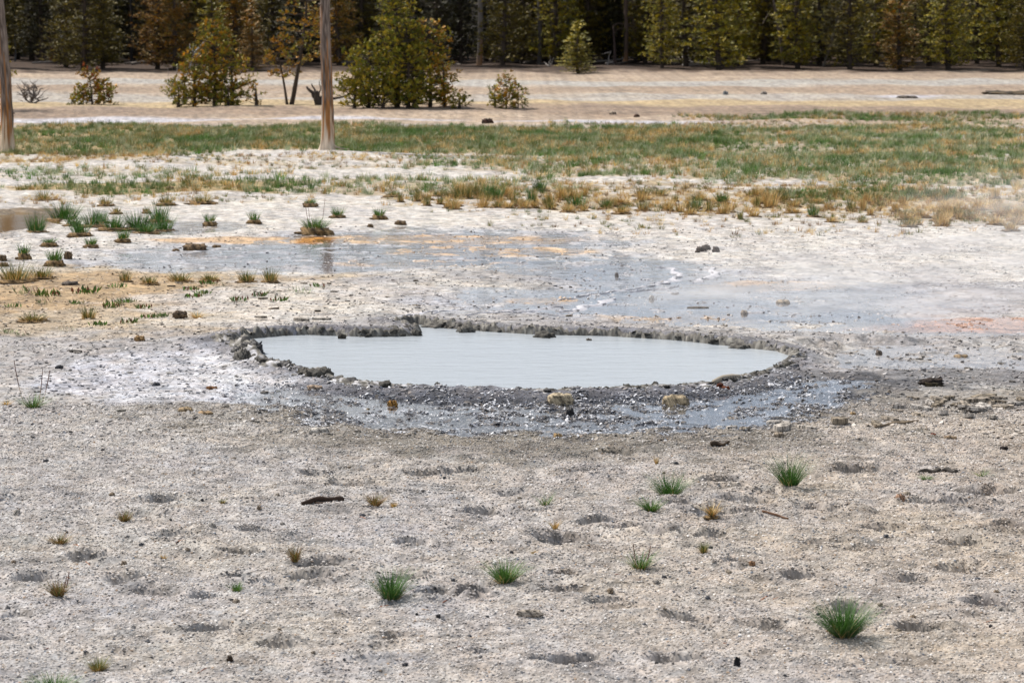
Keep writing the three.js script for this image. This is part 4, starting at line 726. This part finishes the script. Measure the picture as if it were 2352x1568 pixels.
// the two bare trunks in the meadow
function snag(X, Y, label, axis, wBase, wTop, seed, stubs) {
  reseed(seed);
  const g = new THREE.Group(), gb = new GB(), [x, z] = W(X, Y), s = perM(Y), pts = [], rad = [], hgt = 7, bark = lin('#5c5049'), barkL = lin('#82756d'), bareC = lin('#98683b'), pale = lin('#dccbb6');
  for (let k = 0; k <= 110; k++) { const y = hgt * (k / 110) ** 1.25; pts.push([axis(y * s) / s, y - 0.06, 0.03 * Math.sin(y * 1.3)]); rad.push((wTop + (wBase - wTop) * Math.exp(-y * s / 150) * 0.75 + wBase * 0.35 * Math.exp(-y * s / 16)) / s / 2 * (y > 3 ? 1 - (y - 3) / 9 : 1)); }
  tube(gb, pts, rad, 30, (t, a, px, py, pz) => {
    const grain = n3(Math.cos(a) * 3.2, py * 0.7 + seed, Math.sin(a) * 3.2), fine = n3(Math.cos(a) * 5, py * 3.2, Math.sin(a) * 5);
    const strip = ss(-0.15, 0.25, grain * 1.5 + 0.65 - py * 0.75 - 0.4 * Math.sin(a * 1 + seed)), foot = ss(0.16, -0.12, grain * 0.4 + py - 0.27);
    return tone(mixc(mixc(mixc(bark, barkL, ss(-0.4, 0.6, fine)), bareC, strip), pale, foot), 0.92 + 0.3 * fine + 0.16 * n3(Math.cos(a) * 14, py * 5, Math.sin(a) * 14));
  }, 0.12, seed);
  part(g, 'trunk', gb.geo(), barkMat);
  for (const [h, side, L, lift] of stubs) { const b = new GB(), px = axis(h) / s; tube(b, [[px, h / s, 0], [px + side * (L * 0.6 + wTop / 2) / s, (h + lift * 0.5) / s, 0.03], [px + side * (L + wTop / 2) / s, (h + lift) / s, 0.05]], [0.018, 0.014, 0.007], 6, tone(barkL, 1.1), 0.2, h); part(g, 'branch_stub', b.geo(), barkMat); }
  setOn(g, x, z, 0.0); return add(g, 'dead_tree', label, 'dead tree'), g;
}
const tr1 = snag(752, 357, 'tall dead trunk with bare pale foot and a thin root, standing in the grass', (h) => 1.5 * Math.sin(h / 60) - 0.006 * h, 36, 22, 3, [[345, -1, 3, 3], [318, 1, 9, 4], [300, -1, 2, 1], [285, 1, 4, 1], [265, -1, 3, 1], [252, 1, 4, 0], [212, 1, 5, 2], [120, 1, 4, 16], [330, -1, 4, 2], [232, -1, 3, 3]]);
{ const b = new GB(), s = perM(357); tube(b, [[0.05, 0.1, 0.04], [0.14, 0.045, 0.08], [0.24, 0.02, 0.1], [0.36, 0.012, 0.12]], [0.03, 0.016, 0.011, 0.006], 7, lin('#b9a994'), 0.15, 2); part(tr1, 'root', b.geo(), barkMat); }
snag(15, 352, 'leaning dead trunk with orange bare wood, standing in the grass beside the leafless shrub', (h) => 6 * Math.sin(h / 95) - 0.03 * h + (h > 180 ? (h - 180) * 0.01 : 0), 36, 22, 9, [[300, -1, 2, 2], [260, 1, 3, 1], [230, -1, 3, 4], [150, 1, 3, 2], [140, -1, 8, 6], [90, 1, 8, -1]]);
// the forest edge
reseed(301);
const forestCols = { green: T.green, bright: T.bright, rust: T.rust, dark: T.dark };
const forestProto = {};
for (const kind of Object.keys(forestCols)) {
  forestProto[kind] = [0, 1].map((v) => {
    const g = new THREE.Group(), wood = new GB(), leaf = new GB();
    stem(wood, leaf, { x: 0, z: 0, h: 7.4, r: v ? 1.15 : 1.0, from: 0.035, tr: 0.1, step: v ? 0.21 : 0.18, whorl: 8, clump: 0.15, gap: 0.85, bark: barkC, profile: cone, cols: forestCols[kind], lift: 0.22, nn: 8, nw: 0.13, inner: 0.85 });
    part(g, 'trunk', wood.geo(), barkMat); part(g, 'crown', leaf.geo(false), leafMat); return g;
  });
}
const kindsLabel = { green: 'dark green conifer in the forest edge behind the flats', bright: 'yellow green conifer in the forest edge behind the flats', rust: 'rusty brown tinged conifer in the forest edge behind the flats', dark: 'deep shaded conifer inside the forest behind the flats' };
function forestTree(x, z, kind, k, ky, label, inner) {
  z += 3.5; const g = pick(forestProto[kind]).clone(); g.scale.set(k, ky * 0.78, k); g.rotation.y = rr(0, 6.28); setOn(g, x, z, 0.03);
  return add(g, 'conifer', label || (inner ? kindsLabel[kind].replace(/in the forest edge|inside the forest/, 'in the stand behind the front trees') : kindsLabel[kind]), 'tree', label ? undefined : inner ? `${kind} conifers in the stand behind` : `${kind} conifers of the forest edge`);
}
const at = (X, d) => (X - PW / 2) / FP * d;
// front row by place: [picture x, distance, kind, width, height]
for (const [X, d, kind, k, ky] of [[-60, 106, 'green', 1, 1], [45, 118, 'dark', 1, 1], [100, 112, 'dark', 1, 1], [155, 107, 'green', 0.9, 0.75], [195, 103.5, 'green', 1.1, 0.8], [240, 104.5, 'green', 0.95, 0.8], [340, 113, 'dark', 1, 1], [365, 105, 'rust', 0.95, 0.9], [405, 104, 'rust', 0.9, 0.75], [445, 112, 'green', 1, 1], [490, 106, 'bright', 0.8, 0.62], [540, 108, 'rust', 1, 1], [582, 103.5, 'rust', 0.6, 0.42], [630, 112, 'green', 1, 1], [690, 110, 'dark', 1.1, 1], [780, 108, 'rust', 1, 1], [830, 112, 'green', 1.1, 1], [1000, 108, 'dark', 1, 1], [1060, 112, 'dark', 1, 1], [1155, 108, 'green', 1, 1], [1200, 112, 'green', 1.1, 1], [1275, 110, 'bright', 1, 1], [1345, 112, 'green', 1, 1], [1390, 113, 'dark', 1, 1], [1480, 111, 'green', 1, 1], [1520, 105, 'bright', 0.75, 0.85], [1575, 107, 'green', 1.1, 1], [1650, 104, 'bright', 1.1, 1], [1690, 107, 'bright', 1, 1], [1750, 110, 'green', 1.1, 1], [1830, 105, 'bright', 1.05, 1], [1880, 109, 'green', 1, 1], [1950, 104, 'green', 1.1, 1.05], [2010, 107, 'bright', 1.1, 1.1], [2065, 104, 'rust', 0.9, 0.62], [2130, 109, 'green', 1, 1.1], [2175, 104, 'bright', 1.1, 0.95], [2240, 110, 'green', 1, 1], [2290, 107, 'bright', 1, 1.1], [2350, 104, 'green', 1, 0.9], [2420, 106, 'green', 1, 1]]) forestTree(at(X, d - 3.5), -d, kind, k, ky);
forestTree(at(1322, 100.5), -100.5, 'bright', 0.62, 0.31, 'lone short yellow green conifer standing out from the forest before a tall snag');
// the stand behind
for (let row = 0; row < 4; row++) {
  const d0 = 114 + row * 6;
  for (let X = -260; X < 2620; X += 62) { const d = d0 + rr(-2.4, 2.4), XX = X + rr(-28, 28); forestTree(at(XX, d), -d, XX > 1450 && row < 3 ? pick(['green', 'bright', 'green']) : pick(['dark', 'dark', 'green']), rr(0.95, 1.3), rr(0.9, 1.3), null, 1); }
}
for (let k = 0; k < 22; k++) { const d = rr(105, 116), side = k % 2 ? 1 : -1, x = side * rr(0.2, 0.32) * d; forestTree(x, -d, pick(['green', 'dark', 'bright']), rr(0.9, 1.2), rr(0.8, 1.1), null); }
// standing dead trees in the forest edge: [x, foot y, top x, top y, width, colour, label, branches]
const snags = [
  [1100, 158, 1106, -60, 12, '#66625f', 'pale barkless snag with drooping bare branches in the forest edge', 12], [1036, 150, 1034, -60, 8, '#44464c', 'thin dark grey pole trunk in the forest edge left of the pale snag', 2], [1238, 155, 1240, -60, 9, '#54504e', 'grey snag with short ragged branches in the forest edge', 9], [1302, 152, 1302, -60, 10, '#5d626a', 'bluish grey snag rising behind the lone short conifer', 3],
  [1410, 156, 1411, 58, 7, '#4a3c38', 'short branchless dark pole in the forest edge', 0], [1437, 154, 1437, -60, 9, '#57483f', 'brown snag with drooping bare branches next to the short pole', 10], [115, 150, 115, 68, 7, '#7a4a26', 'orange brown broken pole in the forest edge at the left', 0], [300, 152, 304, -60, 6, '#1c1a18', 'thin charred black trunk in the forest edge at the left', 2], [32, 150, 36, 80, 4, '#77777a', 'thin grey curved stem beside the leaning dead trunk', 1], [90, 146, 92, -60, 10, '#2e2c2c', 'dark trunk standing inside the forest at the left', 1],
  [1801, 158, 1770, -40, 6, '#6a6058', 'thin dead trunk leaning left in the forest edge', 3], [1895, 120, 1905, -60, 7, '#4a3e44', 'dark purplish trunk in the forest edge', 2], [1890, 158, 1950, -60, 5, '#7a746c', 'thin pale dead trunk leaning right in the forest edge', 1], [2096, 156, 2104, -60, 6, '#241e1c', 'slim blackened trunk in the forest edge at the right', 2], [1818, 152, 1816, 90, 5, '#8f9496', 'short grey stem in the forest edge right of the leaning trunk', 1], [1076, 150, 1066, 90, 3, '#7a7a7e', 'thin grey sapling stem left of the pale snag', 2], [1520, 140, 1522, -60, 7, '#3c3a3c', 'dark trunk inside the forest beyond the root wad', 2], [700, 140, 704, -60, 8, '#1e1c1a', 'dark trunk inside the forest behind the slender pine', 2], [560, 140, 556, -60, 8, '#262422', 'dark trunk inside the forest beyond the rusty gold pine', 2],
];
for (const [X, Y, TX, TY, w, hex, label, nb] of snags) {
  reseed(X);
  const g = new THREE.Group(), [x, z] = W(X, Math.max(Y, 150)), s = perM(Math.max(Y, 150)), zz = Y < 150 ? z - 6 : z, gb = new GB(), pts = [], rad = [], c = lin(hex), grow = TY < 0 ? 2.6 : 1;
  for (let k = 0; k <= 14; k++) { const t = k / 14 * grow; pts.push([(TX - X) / s * t + 0.03 * Math.sin(t * 5), (Y - TY) / s * t - 0.1, 0]); rad.push(w / s / 2 * (1.15 - 0.75 * t / grow)); }
  tube(gb, pts, rad, 9, (t, a, px, py) => tone(py < 0.55 && /pale barkless|brown snag/.test(label) ? mixc(c, lin('#a87a4c'), 0.7) : c, 0.75 + 0.5 * Math.abs(n3(px * 6, py * 3, a * 2))), 0.12, X);
  part(g, 'trunk', gb.geo(), barkMat);
  for (let k = 0; k < nb; k++) { const b = new GB(), h = rr(0.35, 1) * (Y - Math.max(0, TY)) / s * 1.1, side = rr(-1, 1) > 0.1 ? 1 : -1, L = rr(0.15, 0.5), px = (TX - X) / s * h / ((Y - TY) / s); tube(b, [[px, h, 0], [px + side * L * 0.6, h + 0.05, rr(-0.1, 0.2)], [px + side * L, h - rr(0.05, 0.3), rr(-0.1, 0.25)], [px + side * L * 1.05, h - rr(0.3, 0.6), rr(0, 0.25)]], [0.02, 0.015, 0.011, 0.005], 5, tone(c, 1.25)); part(g, 'branch', b.geo(), barkMat); }
  g.position.set(x, height(x, zz), zz); add(g, 'forest_snag', label, 'dead tree');
}
// fallen logs and the root wad along the edge
reseed(333);
const logs = [];
for (let k = 0; k < 40; k++) { const X = rr(-40, 2380), L = rr(40, 170); logs.push([X, rr(146, 157), X + L, rr(146, 158), rr(0.03, 0.075)]); }
for (const [X0, Y0, X1, Y1, r] of logs) stick([[X0, Y0], [X1, Y1]], r, r * 0.6, pick(['#7d7772', '#8f8880', '#5f564f', '#6e665f']), 'fallen_log', 'grey weathered log lying along the forest edge', { n: 8, cat: 'log', group: 'fallen logs along the forest edge', lift: rr(-0.05, 0.2) });
bare('root_wad', 'upturned white root of a fallen tree in the forest edge', 'root', 1580, 158, [[4, 48, 6], [-8, 40, 5], [-14, 26, 5, 0, 6], [10, 30, 4], [60, 6, 14, -6, 6], [-10, 4, 10]], '#aba6a2');
bare('root_wad', 'small twisted grey root left of the white root', 'root', 1396, 158, [[6, 34, 4], [-12, 26, 3, 4, 30], [14, 8, 8, -4, 4]], '#8d8884');
bare('root_wad', 'small pale forked root beside the central dead trunk in the forest edge', 'root', 1262, 158, [[2, 26, 4], [10, 20, 3], [-12, 10, 5]], '#9a948e');

// ---------- steam drifting off the pool ----------
{
  const steamMat = new THREE.MeshPhysicalMaterial({ color: 0xffffff, vertexColors: true, transparent: true, roughness: 1, transmission: 0.5, thickness: 0, depthWrite: false, side: THREE.DoubleSide });
  [[0.2, 4.6, 21.6, 0.5, 0.34], [0.6, 6.4, 23.2, 0.7, 0.34], [2.2, 8.2, 25.6, 0.8, 0.4], [3.2, 9.6, 28.4, 0.9, 0.36]].forEach(([x0, x1, d, hgt, k], i) => {
    const nx = 90, ny = 24, pos = [], col = [], idx = [];
    for (let b = 0; b <= ny; b++) for (let a = 0; a <= nx; a++) {
      const u = a / nx, v = b / ny, x = x0 + (x1 - x0) * u + 0.3 * v, y = 0.03 + hgt * v, z = -d - 0.5 * Math.sin(u * 4 + i * 2) - 0.25 * fbm(u * 3 + i * 7, v * 1.5, 2) - 0.3 * v;
      const al = k * ss(0, 0.3, u) * ss(1, 0.75, u) * ss(1, 0.35, v) * ss(0, 0.12, v) * ss(-0.55, 0.5, fbm(u * 3.5 + i * 5 - v * 0.8, v * 2.2, 3) + 0.1);
      pos.push(x, y, z); col.push(1, 1, 1, al);
    }
    for (let b = 0; b < ny; b++) for (let a = 0; a < nx; a++) { const q = b * (nx + 1) + a; idx.push(q, q + 1, q + nx + 1, q + 1, q + nx + 2, q + nx + 1); }
    const g = new THREE.BufferGeometry(); g.setAttribute('position', new THREE.Float32BufferAttribute(pos, 3)); g.setAttribute('color', new THREE.Float32BufferAttribute(col, 4)); g.setIndex(idx); g.computeVertexNormals();
    const m = add(new THREE.Mesh(g, steamMat), 'steam', 'thin white steam drifting over the flat behind the pool', 'steam', null, 'stuff'); m.castShadow = false;
  });
}

renderer.render(scene, camera);
